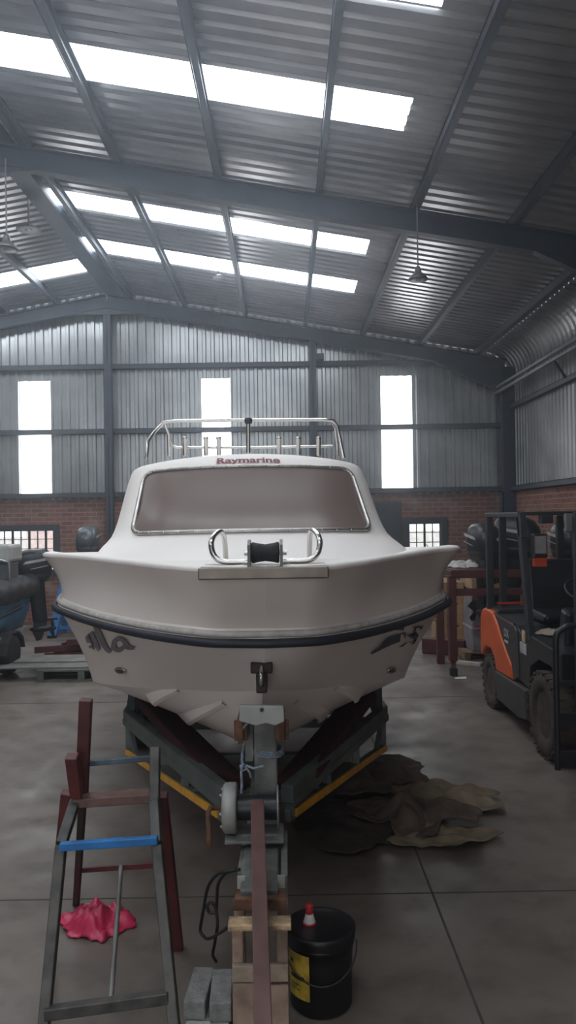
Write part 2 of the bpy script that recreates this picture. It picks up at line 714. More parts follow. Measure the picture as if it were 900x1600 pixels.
# ---- side and front walls
RWB = MB().box((XW, YF, 0), (XW + .22, YB + .22, ZB))
struct(RWB, "wall_right", BR_R, label="red brick lower part of the right wall")
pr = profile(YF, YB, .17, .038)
struct(MB().grid([[(XW + .0 + h, y, z) for y, h in pr] for z in (ZB, ZW)], False, True), "wall_right_cladding", sheet_metal("shaded_wall_sheet", (0.36, 0.37, 0.375), (0.23, 0.24, 0.245), .34, .7), label="ribbed metal sheeting on the upper right wall", solid=.003)  # sheeting colour darkened here to stand for the dim right side
for z in (2.57, 4.16):
    mb = MB().box((XW - .10, YF, z - .05), (XW - .09, YB - .1, z + .05))
    mb.box((XW - .10, YF, z - .05), (XW - .01, YB - .1, z - .04)).box((XW - .10, YF, z + .04), (XW - .01, YB - .1, z + .05))
    struct(mb, trim_name(), M_girt, label="horizontal steel girt on the right wall")
mb = MB()
for dz in (0, .09):
    mb.bar((4.2 - dz * .3, YF, 4.46 + dz), (4.2 - dz * .3, YB - .1, 4.46 + dz), .05, .045)
struct(mb, trim_name(), M_galv, label="pale double rail running along the right wall")
struct(MB().bar((4.2, 11.9, 4.45), (XW - .08, 12.0, 4.18), .03, .03), trim_name(), M_steel, label="short dark brace under the wall rail")
mb = MB().box((XL - .22, YF, 0), (XL, YB + .22, roof_z(XL) + .05))
struct(mb, "wall_left", BR_R, label="left wall of the hall")
DX0, DX1, DZ = -4.6, .2, 4.4  # opening added in the unseen near wall so daylight reaches the bow
mb = MB().prism([(XL - .2, 0), (DX0, 0), (DX0, roof_z(DX0) + .05), (XL - .2, roof_z(XL) + .03)], YF - .2, YF, "y")
mb.prism([(DX1, 0), (XR, 0), (XR, roof_z(XR) + .05), (DX1, roof_z(DX1) + .05)], YF - .2, YF, "y")
mb.prism([(DX0, DZ), (DX1, DZ), (DX1, roof_z(DX1) + .05), (RX, RZ + .05), (DX0, roof_z(DX0) + .05)], YF - .2, YF, "y")
struct(mb, "wall_front", M_clad, label="near end wall of the hall with an added opening that lights the bow")
yard = MB().box((-14, YF - 24, -.3), (10, YF - .2, -.1))
struct(yard, "exterior_yard", mat("pale_yard", (.55, .53, .5), .9))
pl_ = bpy.data.lights.new("added_opening_portal", "AREA")  # sky portal set in the added opening
pl_.shape = "RECTANGLE"
pl_.size, pl_.size_y = DX1 - DX0, DZ
pl_.cycles.is_portal = True
po = bpy.data.objects.new("added_opening_portal", pl_)
COL.objects.link(po)
po.location = ((DX0 + DX1) / 2, YF - .1, DZ / 2)
po.rotation_euler = (PI / 2, 0, PI)
# downpipe in the far right corner
mb = MB().cyl((4.23, 15.0, 0), (4.23, 15.0, 2.5), .035, 12)
struct(mb, trim_name(), M_steel, label="dark downpipe in the corner below the column")

# ---- brick wall windows
M_frame = mat("dark_grey_window_steel", (0.06, 0.068, 0.08), 0.5, 0.1, .1)
GLASS = glass_mat()


def steel_window(w, nm, sub):
    x0, x1, z0, z1 = w
    fr = MB()
    t = .125
    fr.box((x0, YB - .03, z0), (x0 + t, YB + .12, z1)).box((x1 - t, YB - .03, z0), (x1, YB + .12, z1))
    fr.box((x0 + t, YB - .03, z1 - t), (x1 - t, YB + .12, z1)).box((x0 + t, YB - .03, z0), (x1 - t, YB + .12, z0 + t))
    f = struct(fr, nm, M_frame, label="dark framed small-paned steel window in the brick end wall")
    bars = MB()
    gx0, gx1, gz0, gz1 = x0 + t, x1 - t, z0 + t, z1 - t
    n = max(2, round((gx1 - gx0) / .165))
    for i in range(n + 1):
        x = gx0 + (gx1 - gx0) * i / n
        bw = .02 if i % 2 == sub else .008
        bars.box((x - bw, YB + .04, gz0), (x + bw, YB + .08, gz1))
    for j in range(1, 4):
        z = gz0 + (gz1 - gz0) * j / 4 + .03 * (1 if j < 4 else 0)
        bars.box((gx0, YB + .045, z - .007), (gx1, YB + .075, z + .007))
    bars.bar((gx1 - .36, YB + .02, gz0 + .44), (gx1 - .26, YB + .0, gz0 + .34), .014, .014)
    bars.build("window_bar", M_frame, f)
    MB().box((gx0, YB + .058, gz0), (gx1, YB + .062, gz1)).build("window_pane", GLASS, f)


steel_window(W1, window_name(), 0)
steel_window(W2, window_name(), 0)
mb = MB().box((D1[0], YB - .02, 0), (D1[1], YB + .06, D1[3]))
d = struct(mb, "door_1", M_frame, label="dark grey steel door in the brick end wall", bevel=.005)
MB().box((D1[0] + .1, YB - .06, 1.0), (D1[0] + .14, YB - .02, 1.16)).build("door_handle", M_chrome, d)
# what lies outside the windows
ext = MB().box((-14, YB + .4, -.3), (10, YB + 22, -.1))
o = struct(ext, "exterior_ground", mat("pale_yard", (.55, .53, .5), .9))
ext = MB().box((-14, YB + 12, -.1), (10, YB + 12.3, 1.5))
o = struct(ext, "exterior_wall", mat("pale_yard_wall", (.75, .72, .70), .9))
ext = MB().box((-8.2, YB + 9, -.1), (-7.3, YB + 9.6, 2.0))
struct(ext, "exterior_wall_pillar", mat("pale_red_pillar", (.85, .66, .63), .8))
ext = MB().box((5.0, YB + 9, 1.2), (5.5, YB + 9.4, 2.2))
struct(ext, "exterior_wall_sign", mat("pale_red_pillar", (.85, .66, .63), .8))

# ------------------------------------------------------------------ the cabin boat
boat = thing("cabin_boat", (-.3, 6.0, .62), "large white cabin boat with grey windscreen on a trailer in the hall centre", "boat")


def xc(d):
    return -.09 - .088 * (d - 3.3)


T = [0, .08, .18, .32, .45, .55, .7, 1.0]
GD, GW, GZ = [3.20, 3.23, 3.42, 3.83, 4.35, 4.70, 5.6, 8.6], [0, .22, .42, .68, 1.03, 1.27, 1.30, 1.25], [1.868, 1.868, 1.87, 1.872, 1.878, 1.878, 1.82, 1.66]
SD, SW, SZ = [3.38, 3.41, 3.53, 3.85, 4.40, 4.75, 5.6, 8.6], [0, .20, .38, .65, 1.03, 1.20, 1.24, 1.20], [1.545, 1.545, 1.545, 1.54, 1.553, 1.575, 1.60, 1.62]
CD, CW, CZ = [3.66, 3.85, 4.05, 4.45, 5.0, 5.5, 6.2, 8.6], [0, .17, .34, .68, .98, 1.11, 1.18, 1.15], [1.27, 1.225, 1.19, 1.12, 1.03, .94, .82, .76]
KD, KZ = [3.66, 3.78, 3.92, 4.15, 4.6, 5.0, 6.0, 8.6], [1.27, 1.10, .97, .84, .74, .70, .66, .62]


def gun(t):
    return cr(T, GD, t), cr(T, GW, t), cr(T, GZ, t)


def strake(t):
    return cr(T, SD, t), cr(T, SW, t), cr(T, SZ, t)


def chine(t):
    return cr(T, CD, t), cr(T, CW, t), cr(T, CZ, t)


def keel(t):
    return cr(T, KD, t), 0.0, cr(T, KZ, t)


def lerp3(a, b, f):
    return tuple(a[i] + (b[i] - a[i]) * f for i in range(3))


def topside(t, f):
    """f 0 at the chine, 1 at the rubbing strake"""
    d, w, z = lerp3(chine(t), strake(t), f)
    hollow = .05 * math.sin(PI * f) * min(1, t * 6)
    return d, max(0, w - hollow * .5), z


def upper(t, f):
    """f 0 at the strake, 1 at the gunwale"""
    a, b = strake(t), gun(t)
    k = min(1, t * 8 + .25)
    if f < .12:
        u = f / .12
        return a[0] + .03 * (1 - k) * u + .02 * u, max(0, a[1] - .028 * u * min(1, t * 10)), a[2] + .055 * u
    u = (f - .12) / .88
    a2 = (a[0] + .03 * (1 - k) + .02, max(0, a[1] - .028 * min(1, t * 10)), a[2] + .055)
    d, w, z = lerp3(a2, b, u)
    return d, max(0, w - .03 * math.sin(PI * u) * min(1, t * 5)), z


def bottom(t, f):
    return lerp3(keel(t), chine(t), f)


def pt(q, s):
    d, w, z = q
    return Vector((xc(d) + s * w, d, z))


TS = [((i / 60) ** 1.35) for i in range(61)]
hm = MB()
for s in (-1, 1):
    fl_ = s > 0
    hm.grid([[pt(bottom(t, f / 6), s) for f in range(7)] for t in TS], True, fl_)
    hm.grid([[pt(topside(t, f / 8), s) for f in range(9)] for t in TS], True, fl_)
    hm.grid([[pt(upper(t, f), s) for f in (0, .04, .08, .12)] for t in TS], True, fl_)
    hm.grid([[pt(upper(t, .12 + .88 * f / 8), s) for f in range(9)] for t in TS], True, fl_)
tr = [pt(bottom(1, 0), 1), pt(bottom(1, 1), 1), pt(topside(1, 1), 1), pt(upper(1, 1), 1), pt(upper(1, 1), -1), pt(topside(1, 1), -1), pt(bottom(1, 1), -1)]
hm.add(tr, [tuple(range(7))])
hull = hm.build("hull", M_white, boat)

dm = MB()
for s in (-1, 1):
    rows = []
    for t in TS:
        d, w, z = gun(t)
        row = []
        for f, dz, ab in ((0, 0, 0), (0, .014, -.004), (0, .024, .012), (0, .026, .035), (0, .016, .10), (.45, .018, 0), (.7, .022, 0), (1, .028, 0)):
            ww = max(0, w - ab) * (1 - f)
            row.append(Vector((xc(d + .15 * f * 0) + s * ww, d + min(ab, .05) * (1 - min(1, t * 2)), z + dz)))
        rows.append(row)
    dm.grid(rows, True, s > 0)
dm.build("deck", M_cabin, boat)

# rubber fender with its pale backing bead
path = [pt(strake(t), -1) + Vector((-.012, -.006, -.004)) for t in reversed(TS[1:])] + [pt(strake(t), 1) + Vector((.012, -.006, -.004)) for t in TS]
fend = MB().tube(path, .021, 8).build("rubber_fender", mat("dark_blue_rubber", (.016, .019, .030), .55, 0, .2), boat)
path = [pt(upper(t, .07), -1) + Vector((-.004, -.004, 0)) for t in reversed(TS[1:])] + [pt(upper(t, .07), 1) + Vector((.004, -.004, 0)) for t in TS]
MB().tube(path, .016, 8).build("fender_bead", mat("aged_grey_bead", (.50, .47, .44), .6, 0, .15, 20), fend)

# spray rails on the bottom: straight wedges
SEEN = {}


def seen_at(surf, px, py, s, t0=5, t1=69):
    key = (surf.__name__, s)
    if key not in SEEN:
        tab = []
        for i in range(5, 69):
            for j in range(0, 41):
                t, f = i / 100, j / 40
                p = pt(surf(t, f), s)
                x = VX + F * p.x / p.y
                y = VY - F * (p.z - H) / p.y
                tab.append((x + ROLL * (y - VY), y - ROLL * (x - VX), t, f))
        SEEN[key] = tab
    b = min((q for q in SEEN[key] if t0 / 100 <= q[2]), key=lambda q: (q[0] - px) ** 2 + (q[1] - py) ** 2)
    return b[2], b[3]


for s in (-1, 1):
    for (ax, ay), (bx_, by_) in (((352, 1097), (286, 1124)), ((280, 1069), (238, 1090))):
        ta, fa = seen_at(bottom, ax, ay, -1)
        tb, fb = seen_at(bottom, bx_, by_, -1)
        rows = []
        for i in range(11):
            u = i / 10
            t, f = ta + (tb - ta) * u, fa + (fb - fa) * u
            k = .15 + .85 * u
            a = pt(bottom(t, min(1, f + .06)), s)
            b = pt(bottom(t, max(0, f - .05)), s)
            e = b + Vector((s * .01, -.018 * k, -.032 * k))
            rows.append([a + Vector((0, .004, .006)), e + Vector((s * .02, 0, .012)), e, b + Vector((0, .01, .004))])
        mb = MB().grid(rows, False, s > 0)
        mb.add(rows[-1], [(0, 1, 2, 3)])
        mb.build("spray_rail", M_white, boat)

# hull name, brushed on the topsides
M_ink = mat("faded_purple_lettering", (.17, .15, .18), .5, 0, .25, 30)
M_ink2 = mat("dark_blue_lettering", (.035, .042, .085), .5, 0, .3, 30)


def on_flank(px, py, s):
    """the topside point behind a spot of the lettering, a hair off the surface"""
    def err(t, f):
        p = pt(topside(t, f), s)
        x = VX + F * p.x / p.y
        y = VY - F * (p.z - H) / p.y
        x, y = x + ROLL * (y - VY), y - ROLL * (x - VX)
        return (x - px) ** 2 + (y - py) ** 2
    t, f = seen_at(topside, px, py, s, 20)
    st, sf = .005, .0125
    for _ in range(9):
        _, t, f = min((err(min(.69, max(.1, t + a * st)), min(1, max(0, f + b * sf))), min(.69, max(.1, t + a * st)), min(1, max(0, f + b * sf))) for a in (-1, 0, 1) for b in (-1, 0, 1))
        st *= .6
        sf *= .6
    p = pt(topside(t, f), s)
    n = (pt(topside(min(1, t + .01), f), s) - p).cross(pt(topside(t, min(1, f + .02)), s) - p) if f < .97 else Vector((s, -.6, 0))
    n.normalize()
    if n.x * s < 0:
        n = -n
    return p + n * .009


def strokes(s, m, lines, w0):
    mb = MB()
    for ln in lines:
        n = len(ln)
        ks = list(range(n))
        pts = []
        for i in range((n - 1) * 4 + 1):
            u = i / 4
            pts.append((cr(ks, [p[0] for p in ln], u), cr(ks, [p[1] for p in ln], u), cr(ks, [p[2] if len(p) > 2 else 1 for p in ln], u)))
        rows = []
        for i, (x, y, wd) in enumerate(pts):
            a, b = pts[max(i - 1, 0)], pts[min(i + 1, len(pts) - 1)]
            dx, dy = b[0] - a[0], b[1] - a[1]
            l = math.hypot(dx, dy) or 1
            nx, ny = -dy / l * w0 * wd / 2, dx / l * w0 * wd / 2
            rows.append([on_flank(x + nx, y + ny, s), on_flank(x - nx, y - ny, s)])
        mb.grid(rows, True)
    return mb.build("hull_lettering", m, boat)


strokes(-1, M_ink, [
    [(137, 990, .8), (142, 1004), (147, 1015, .5)],
    [(144, 986), (151, 1002), (157, 1015, .6)],
    [(151, 976, 1.1), (159, 994, 1.2), (167, 1010), (173, 1016, .8), (178, 1010, .5)],
    [(197, 1000, .8), (189, 996), (180, 1001), (179, 1009), (187, 1014), (196, 1008), (200, 1000, .8)],
    [(195, 998, 1.0), (201, 1009, 1.1), (212, 1011, .5)],
], 7)
strokes(1, M_ink2, [
    [(578, 1019, .4), (594, 1010, .7), (606, 1001, 1.5), (626, 994, 1.3), (640, 988, .5)],
    [(614, 981, .4), (632, 976, 1.5), (652, 970, 1.8)],
    [(624, 1010, .4), (634, 997, 1.0), (646, 982, 1.4)],
    [(637, 1010, .6), (644, 996, 1.3), (651, 982, 1.2)],
    [(644, 1000, .5), (650, 986, 1), (656, 974, 1.1)],
], 8)

# oval through-hull vents
for s, (px, py) in ((-1, (190, 1046)), (1, (610, 1046))):
    c = on_flank(px, py, s)
    ux = (on_flank(px - s * 6, py - 1, s) - c).normalized()
    uz = (on_flank(px, py - 5, s) - c).normalized()
    ring = []
    for k in range(18):
        a = 2 * PI * k / 18
        ring.append(c + ux * (.085 * math.cos(a)) + uz * (.034 * math.sin(a) - .02 * math.cos(a)))
    v = MB().tube(ring, .007, 6, True).build("hull_vent", M_chrome, boat)
    MB().add(ring, [tuple(range(18))]).build("vent_opening", M_black, v)

# cabin
V_ = [0, .15, .28, .9, .96, 1.0]
CBZ = [1.885, 1.925, 1.978, 2.392, 2.425, 2.446]
CBW = [.975, .95, .91, .79, .772, .735]
CBD = [3.66, 3.95, 4.28, 4.93, 4.985, 5.06]
CBC = [0, .005, .016, .034, .055, .066]
DS, CN = 5.3, 2.6


def cab(q, v, off=0.0):
    w, df, z, c = cr(V_, CBW, v), cr(V_, CBD, v), cr(V_, CBZ, v), cr(V_, CBC, v)
    q = max(-1, min(1, q))
    y = DS - (DS - df) * (1 - abs(q) ** CN) ** (1 / CN)
    return Vector((xc(y) + q * w, y - off, z + c * (1 - q * q) + off * .4))


QS = [math.sin(PI / 2 * k / 24) for k in range(-24, 25)]
VS = [0, .07, .15, .21, .28, .36, .45, .55, .65, .75, .83, .9, .93, .96, .985, 1.0]
cm = MB()
cm.grid([[cab(q, v) for q in QS] for v in VS], True)
YE = 7.5
for s in (-1, 1):
    rows = []
    for v in VS:
        w, z = cr(V_, CBW, v), cr(V_, CBZ, v)
        rows.append([Vector((xc(y) + s * w, y, z)) for y in (DS, 5.8, 6.6, YE)])
    cm.grid(rows, True, s < 0)
rows = []
w = cr(V_, CBW, 1.0)
for q in QS:
    a = cab(q, 1.0)
    row = [a]
    for k in range(1, 9):
        y = a.y + (YE - a.y) * k / 8
        row.append(Vector((xc(y) + q * w, y, a.z + .02 * math.sin(PI / 2 * min(1, k / 3)) * (1 - q * q))))
    rows.append(row)
cm.grid(rows, True)
base = [Vector((xc(YE) - cr(V_, CBW, v), YE, cr(V_, CBZ, v))) for v in VS] + [Vector((xc(YE) + cr(V_, CBW, v), YE, cr(V_, CBZ, v))) for v in reversed(VS)]
cm.add(base, [tuple(range(len(base)))])
cabin = cm.build("cabin", M_cabin, boat)


def ws(u, k):
    """u across -1..1, k up 0..1, rounded corners"""
    rq, rv = .10, .16
    e = max(0, (abs(u) - (1 - rq)) / rq)
    ins = rv * (1 - math.sqrt(max(0, 1 - e * e)))
    k2 = ins + (1 - 2 * ins) * k
    return u * (.80 + .045 * k2), .315 + (.885 - .315) * k2


US = [-1 + 2 * i / 48 for i in range(49)]
US = sorted(set(US + [-.995, -.985, -.97, -.94, -.92, .92, .94, .97, .985, .995]))
rows = [[cab(*ws(u, k / 10), off=.012) for u in US] for k in range(11)]
M_screen = mat("taupe_tinted_windscreen", (.160, .120, .106), .27, 0, .05, .8, spec=.13)
scr = MB().grid(rows, True).build("windscreen", M_screen, cabin)
edge = [cab(*ws(u, 0), off=.014) for u in US] + [cab(*ws(u, 1), off=.014) for u in reversed(US)]
fr = MB().tube(edge, .014, 8, True).build("windscreen_frame", mat("dull_aluminium_trim", (.42, .40, .385), .35, .8, .15, 12), cabin)
rv = MB()
for i in range(0, len(edge), 3):
    rv.ball(edge[i] + Vector((0, -.014, .002)), .006, seg=6, rings=4)
rv.build("rivet", M_chrome, fr)

vs, fs = text_mesh("Raymarine", .066, .0022, 0, 1.0)
x_max = max(v.x for v in vs)
k = .205 / x_max
tm = [cab((v.x * k) / .775, .921 + v.y * .058 / .066 * .95, off=.010) for v in vs]
MB().add(tm, fs).build("cabin_lettering", mat("dark_red_lettering", (.19, .035, .05), .5, 0, .1), cabin)

# stainless rail, rod holders and light on the cabin roof
def roof_top(px, d=5.9):
    return 2.50


rm = MB()
D = 5.8
rm.tube([P(229, 716, 5.7), P(231, 690, 5.7), P(240, 676, D), P(255, 660, D), P(275, 657.5, D), P(390, 656, D), P(505, 655.5, D), P(520, 657, D), P(526, 664, D), P(532, 690, 5.75), P(537, 716, 5.7)], .014, 8)
rm.tube([P(257, 661, D), P(263, 678, 6.1), P(268, 696, 6.2), P(276, 699, 6.2), P(400, 699, 6.2), P(520, 697, 6.2)], .011, 8)
rm.tube([P(518, 658, D), P(524, 668, 6.0), P(527, 690, 6.3), P(528, 712, 6.3)], .011, 8)
rm.tube([P(263, 678, 6.1), P(264, 712, 6.2)], .012, 8)
rm.build("roof_rail", M_chrome, boat)
for px in (289, 322, 342, 436, 466, 498):
    mb = MB()
    mb.lathe(P(px, 712, 6.15), [(.015, 0), (.018, .01), (.018, .13), (.021, .132), (.021, .15), (.014, .15), (.014, .06)], 12)
    mb.build("rod_holder", M_chrome, boat)
mb = MB().tube([P(388, 708, 5.6), P(388, 660, 5.6)], .016, 10)
lt = mb.build("light_pole", M_chrome, boat)
MB().lathe(P(388, 663, 5.6), [(.012, 0), (.026, .008), (.030, .03), (.026, .045), (.008, .05)], 14).build("navigation_light", M_black, lt)

# bow roller, plate and hoops
pm = MB()
zb = 1.88
M_plate = mat("brushed_bow_plate", (.20, .17, .145), .38, .6, .15, 10)
pm.box((-.365, 3.165, zb - .04), (.175, 3.42, zb + .010))
pm.build("bow_plate", M_plate, boat, bevel=.006)
bx = -.088
rl = MB().lathe((bx - .06, 3.27, 1.945), [(.040, 0), (.046, .006), (.040, .03), (.036, .06), (.040, .09), (.046, .114), (.040, .12)], 24, "x").build("bow_roller", M_rubber, boat)
for sx in (-1, 1):
    x = bx + sx * .068
    MB().prism([(3.20, 1.89), (3.36, 1.89), (3.345, 1.975), (3.31, 2.0), (3.25, 2.0), (3.215, 1.98)], x - .006, x + .006).build("roller_cheek", mat("dark_roller_cheek", (.10, .095, .09), .35, .6, .15), rl)
MB().cyl((bx - .09, 3.27, 1.945), (bx + .09, 3.27, 1.945), .012, 12).build("roller_pin", M_chrome, rl)
for sx in (-1, 1):
    pts = []
    for k, (ox, dy, z) in enumerate([(.075, 3.3, 1.905), (.15, 3.3, 1.905), (.195, 3.3, 1.912), (.228, 3.31, 1.945), (.235, 3.32, 1.985), (.225, 3.36, 2.02), (.205, 3.42, 2.035), (.20, 3.52, 2.02), (.20, 3.62, 1.98), (.20, 3.68, 1.885)]):
        pts.append((bx + sx * ox, dy, z))
    q = []
    for i in range((len(pts) - 1) * 4 + 1):
        u = i / 4
        q.append(tuple(cr(list(range(len(pts))), [p[c] for p in pts], u) for c in range(3)))
    MB().tube(q, .0125, 10).build("bow_hoop", M_chrome, boat)
# bow eye with its rusty backing block
be = MB().box((-.17, 3.49, 1.385), (-.07, 3.56, 1.435))
be.box((-.145, 3.47, 1.30), (-.095, 3.60, 1.39))
e = be.build("bow_eye", mat("dark_rusty_bracket", (.035, .022, .018), .6, .3, .4, 20), boat, bevel=.006)
MB().tube([(-.12, 3.50, 1.42), (-.12, 3.44, 1.40), (-.12, 3.43, 1.365), (-.12, 3.46, 1.335), (-.12, 3.50, 1.325)], .009, 8).build("eye_bolt", M_chrome, e)

# ------------------------------------------------------------------ trailer
trl = thing("boat_trailer", (-.2, 5.0, 0), "grey-green steel boat trailer with red bunks carrying the white cabin boat", "trailer")
M_bunk = mat("dark_red_bunk_carpet", (.045, .010, .012), .9, 0, .3, 12, bump=.3)
M_dkgreen = mat("dark_green_trailer_side", (.020, .035, .034), .6, 0, .2, 6)
for s in (-1, 1):
    c0, c1 = -.17, -.25
    A = Vector((c0 + s * .155, 3.92, .68))
    B = Vector((c1 + s * .97, 5.84, .60))
    m1 = MB().bar(A, B, .07, .09)
    C2 = Vector((c1 - .12 + s * .97, 8.4, .62))
    m1.bar(B, C2, .07, .09)
    m1.bar(A + Vector((s * .036, -.0, -.04)), B + Vector((s * .036, 0, -.04)), .012, .05)
    m1.build("side_rail", M_trail, trl, bevel=.006)
    lo = MB()
    A2, B2 = A + Vector((0, 0, -.11)), B + Vector((0, 0, -.27))
    lo.bar(A2, B2, .035, .06)
    for f in (.02, .32, .62, .98):
        lo.bar(A.lerp(B, f), A2.lerp(B2, f), .05, .05)
    lo.bar(B, B2 + (A2 - B2) * .12, .035, .035)
    lr = lo.build("lower_rail", M_trail, trl, bevel=.004)
    off = Vector((s * .9, -.42 * 1, 0)).normalized() * .02 + Vector((0, 0, .012))
    off = Vector((s * .022, -.012, .008))
    MB().bar(A2.lerp(B2, .03) + off, A2.lerp(B2, .99) + off, .012, .042).build("reflective_strip", M_yellow, lr)
    # carpeted bunk along the hull bottom and its upright guide
    b0, b1 = Vector((c0 + .01 + s * .19, 4.28, .63)), Vector((c1 + s * .79, 5.85, .69))
    bk = MB()
    n = Vector((-s * .42, 0, 1)).normalized()
    bk.bar(b0, b1, .28, .06, n)
    bk.bar(b1, Vector((c1 - .12 + s * .72, 8.3, .655)), .2, .05, n)
    bk.build("bunk", M_bunk, trl, bevel=.015)
    gm = MB().prism([(5.80, .60), (5.98, .60), (5.98, .875), (5.80, .875)], c1 + s * .96, c1 + s * .90)
    gm.prism([(5.80, .60), (5.98, .60), (5.98, .875), (5.80, .875)], c1 + s * .90, c1 + s * .88)
    gd = gm.build("hull_guide", M_dkgreen, trl, bevel=.01)
    mb = MB().prism([(5.795, .64), (5.97, .62), (5.97, .80), (5.795, .815)], c1 + s * .875, c1 + s * .78)
    mb.build("guide_pad", M_bunk, gd, bevel=.02)
    # wheel
    wx = xc(7.1) + s * .93
    wh = MB().lathe((wx - s * .09, 7.1, .29), [(.17, 0), (.26, 0), (.287, .03), (.29, .05), (.29, .13), (.287, .15), (.26, .18), (.17, .18)] if s > 0 else [(.17, 0), (.26, 0), (.287, -.03), (.29, -.05), (.29, -.13), (.287, -.15), (.26, -.18), (.17, -.18)], 32, "x").build("wheel", M_rubber, trl)
    MB().lathe((wx, 7.1, .29), [(.17, -.07), (.165, -.03), (.05, .0), (.05, .03), (.165, .05), (.17, .07)], 24, "x").build("rim", M_galv, wh)
for y, hw in ((4.4, .36), (5.0, .62), (5.82, .97), (6.8, .97), (8.2, .97)):
    cx = -.17 - .042 * (y - 3.92)
    MB().bar((cx - hw, y, .53), (cx + hw, y, .53), .06, .06).build("cross_member", M_trail, trl, bevel=.005)
MB().cyl((xc(7.1) - .9, 7.1, .29), (xc(7.1) + .9, 7.1, .29), .03, 12).build("axle", M_galv, trl)
for s in (-1, 1):
    MB().bar((xc(7.1) + s * .7, 7.1, .29), (xc(7.1) + s * .7, 7.1, .6), .06, .09).build("axle_bracket", M_trail, trl)
# drawbar
M_pale_tab = mat("pale_tab_paint", (.30, .30, .27), .6, 0, .2)
M_draw = mat("worn_grey_drawbar", (.17, .175, .165), .6, .1, .35, 9, bump=.2)
dbm = MB().bar((-.15, 5.0, .56), (-.125, 3.0, .60), .15, .09)
db = dbm.build("drawbar", M_draw, trl, bevel=.008)
mb = MB().box((-.22, 2.905, .615), (-.02, 2.915, .655)).box((-.22, 2.905, .612), (-.02, 3.06, .622))
mb.build("coupling", M_rust, db, bevel=.004)
for x in (-.215, -.055):
    MB().box((x, 3.08, .60), (x + .03, 3.09, .66)).build("drawbar_tab", M_pale_tab, db)
for s in (-1, 1):
    MB().box((-.118 + s * .09 - .014, 3.15, .50), (-.118 + s * .09 + .014, 3.6, .63)).build("drawbar_cheek", M_draw, db, bevel=.004)
# winch post
px_, py_ = -.118, 3.6
wp = MB().bar((px_ + .01, 3.62, .60), (px_ + .01, 3.52, 1.22), .105, .09, (0, 1, 0)).build("winch_post", M_draw, trl, bevel=.012)
M_pale = mat("pale_grey_green_plate", (.36, .375, .35), .5, .1, .12, 7)
plm = MB().prism([(-.215, 1.265), (-.02, 1.26), (-.018, 1.19), (-.06, 1.172), (-.10, 1.183), (-.145, 1.172), (-.22, 1.195)], 3.40, 3.43, "y")
pl = plm.build("bow_stop_plate", M_pale, wp, bevel=.006)
MB().cyl((-.118, 3.395, 1.245), (-.118, 3.41, 1.245), .009, 12).build("plate_hole", M_black, pl)
for x in (-.215, -.03):
    mb = MB()
    mb.box((x - .012, 3.41, 1.09), (x + .012, 3.58, 1.21))
    mb.box((x - .03, 3.43, 1.10), (x + .03, 3.445, 1.19))
    mb.build("bow_stop_bracket", M_rust, wp, bevel=.004)
MB().box((-.20, 3.52, .98), (-.165, 3.62, 1.16)).build("post_gusset", M_draw, wp)
MB().box((-.06, 3.50, 1.08), (-.02, 3.52, 1.15)).build("post_gusset", M_draw, wp)
# winch: round gear cover, drum, side plate
wz, wy = .785, 3.48
gc = MB().lathe((-.305, wy, wz), [(.02, 0), (.095, .002), (.108, .012), (.110, .03), (.110, .058), (.104, .066), (.03, .066)], 32, "x").build("winch_gear_cover", mat("aged_pale_grey_casting", (.34, .335, .32), .55, .3, .15, 14), trl)
MB().cyl((-.235, wy, wz), (-.06, wy, wz), .055, 20).build("winch_drum", M_black, gc)
MB().lathe((-.058, wy, wz), [(.02, 0), (.095, 0), (.095, .008), (.02, .008)], 28, "x").build("drum_flange", M_galv, gc)
mb = MB().box((-.29, wy - .10, wz - .125), (-.03, wy + .1, wz - .112)).box((-.22, wy - .04, .60), (-.06, wy + .08, wz - .11))
mb.build("winch_base", M_draw, gc, bevel=.003)
mb = MB()
for a in range(0, 360, 60):
    mb.ball((-.308, wy + .08 * math.cos(R(a)), wz + .08 * math.sin(R(a))), .008, seg=6, rings=4)
mb.build("cover_bolt", M_galv, gc)
mb = MB().tube([(-.31, wy, wz), (-.36, wy, wz), (-.365, wy - .05, wz + .0), (-.362, wy - .07, wz - .10), (-.36, wy - .07, wz - .14)], .012, 8)
mb.build("winch_handle", M_rust, gc)

# cord wound round the winch post
rope = []
for q in [(388, 1128), (377, 1140), (374, 1152), (381, 1160), (379, 1172), (378, 1190), (383, 1196)]:
    rope.append(P(q[0], q[1], 3.42 if q[1] < 1165 else 3.45))
rp = MB().tube(rope, .0065, 7)
M_rope = mat("faded_blue_grey_cord", (.20, .24, .30), .8, 0, .4, 60)
loop = []
for k in range(41):
    a = 2 * PI * k / 13.3
    loop.append((px_ + .012 + .078 * math.cos(a), 3.575 + .072 * math.sin(a), .995 + .010 * k / 13 + .008 * math.sin(2 * a)))
rp.tube(loop, .006, 7)
for tail in ([(383, 1196), (390, 1206), (392, 1214)], [(380, 1194), (377, 1205), (378, 1226), (377, 1238)], [(384, 1195), (396, 1200), (412, 1196)], [(381, 1192), (376, 1196), (378, 1204), (386, 1200)]):
    rp.tube([P(a, b, 3.43) for a, b in tail], .006, 7)
rp.build("cord", M_rope)
tag(bpy.data.objects["cord"], "faded blue-grey cord tied around the trailer winch post", "cord")

# ------------------------------------------------------------------ foreground things
# long worn red steel bar leaning on the winch post
o = MB().bar(P(402, 1255, 3.37), P(413, 1680, 2.27), .058, .05).build("steel_bar", M_redox2, bevel=.004)
tag(o, "long worn reddish-brown steel bar leaning on the trailer drawbar", "steel bar")

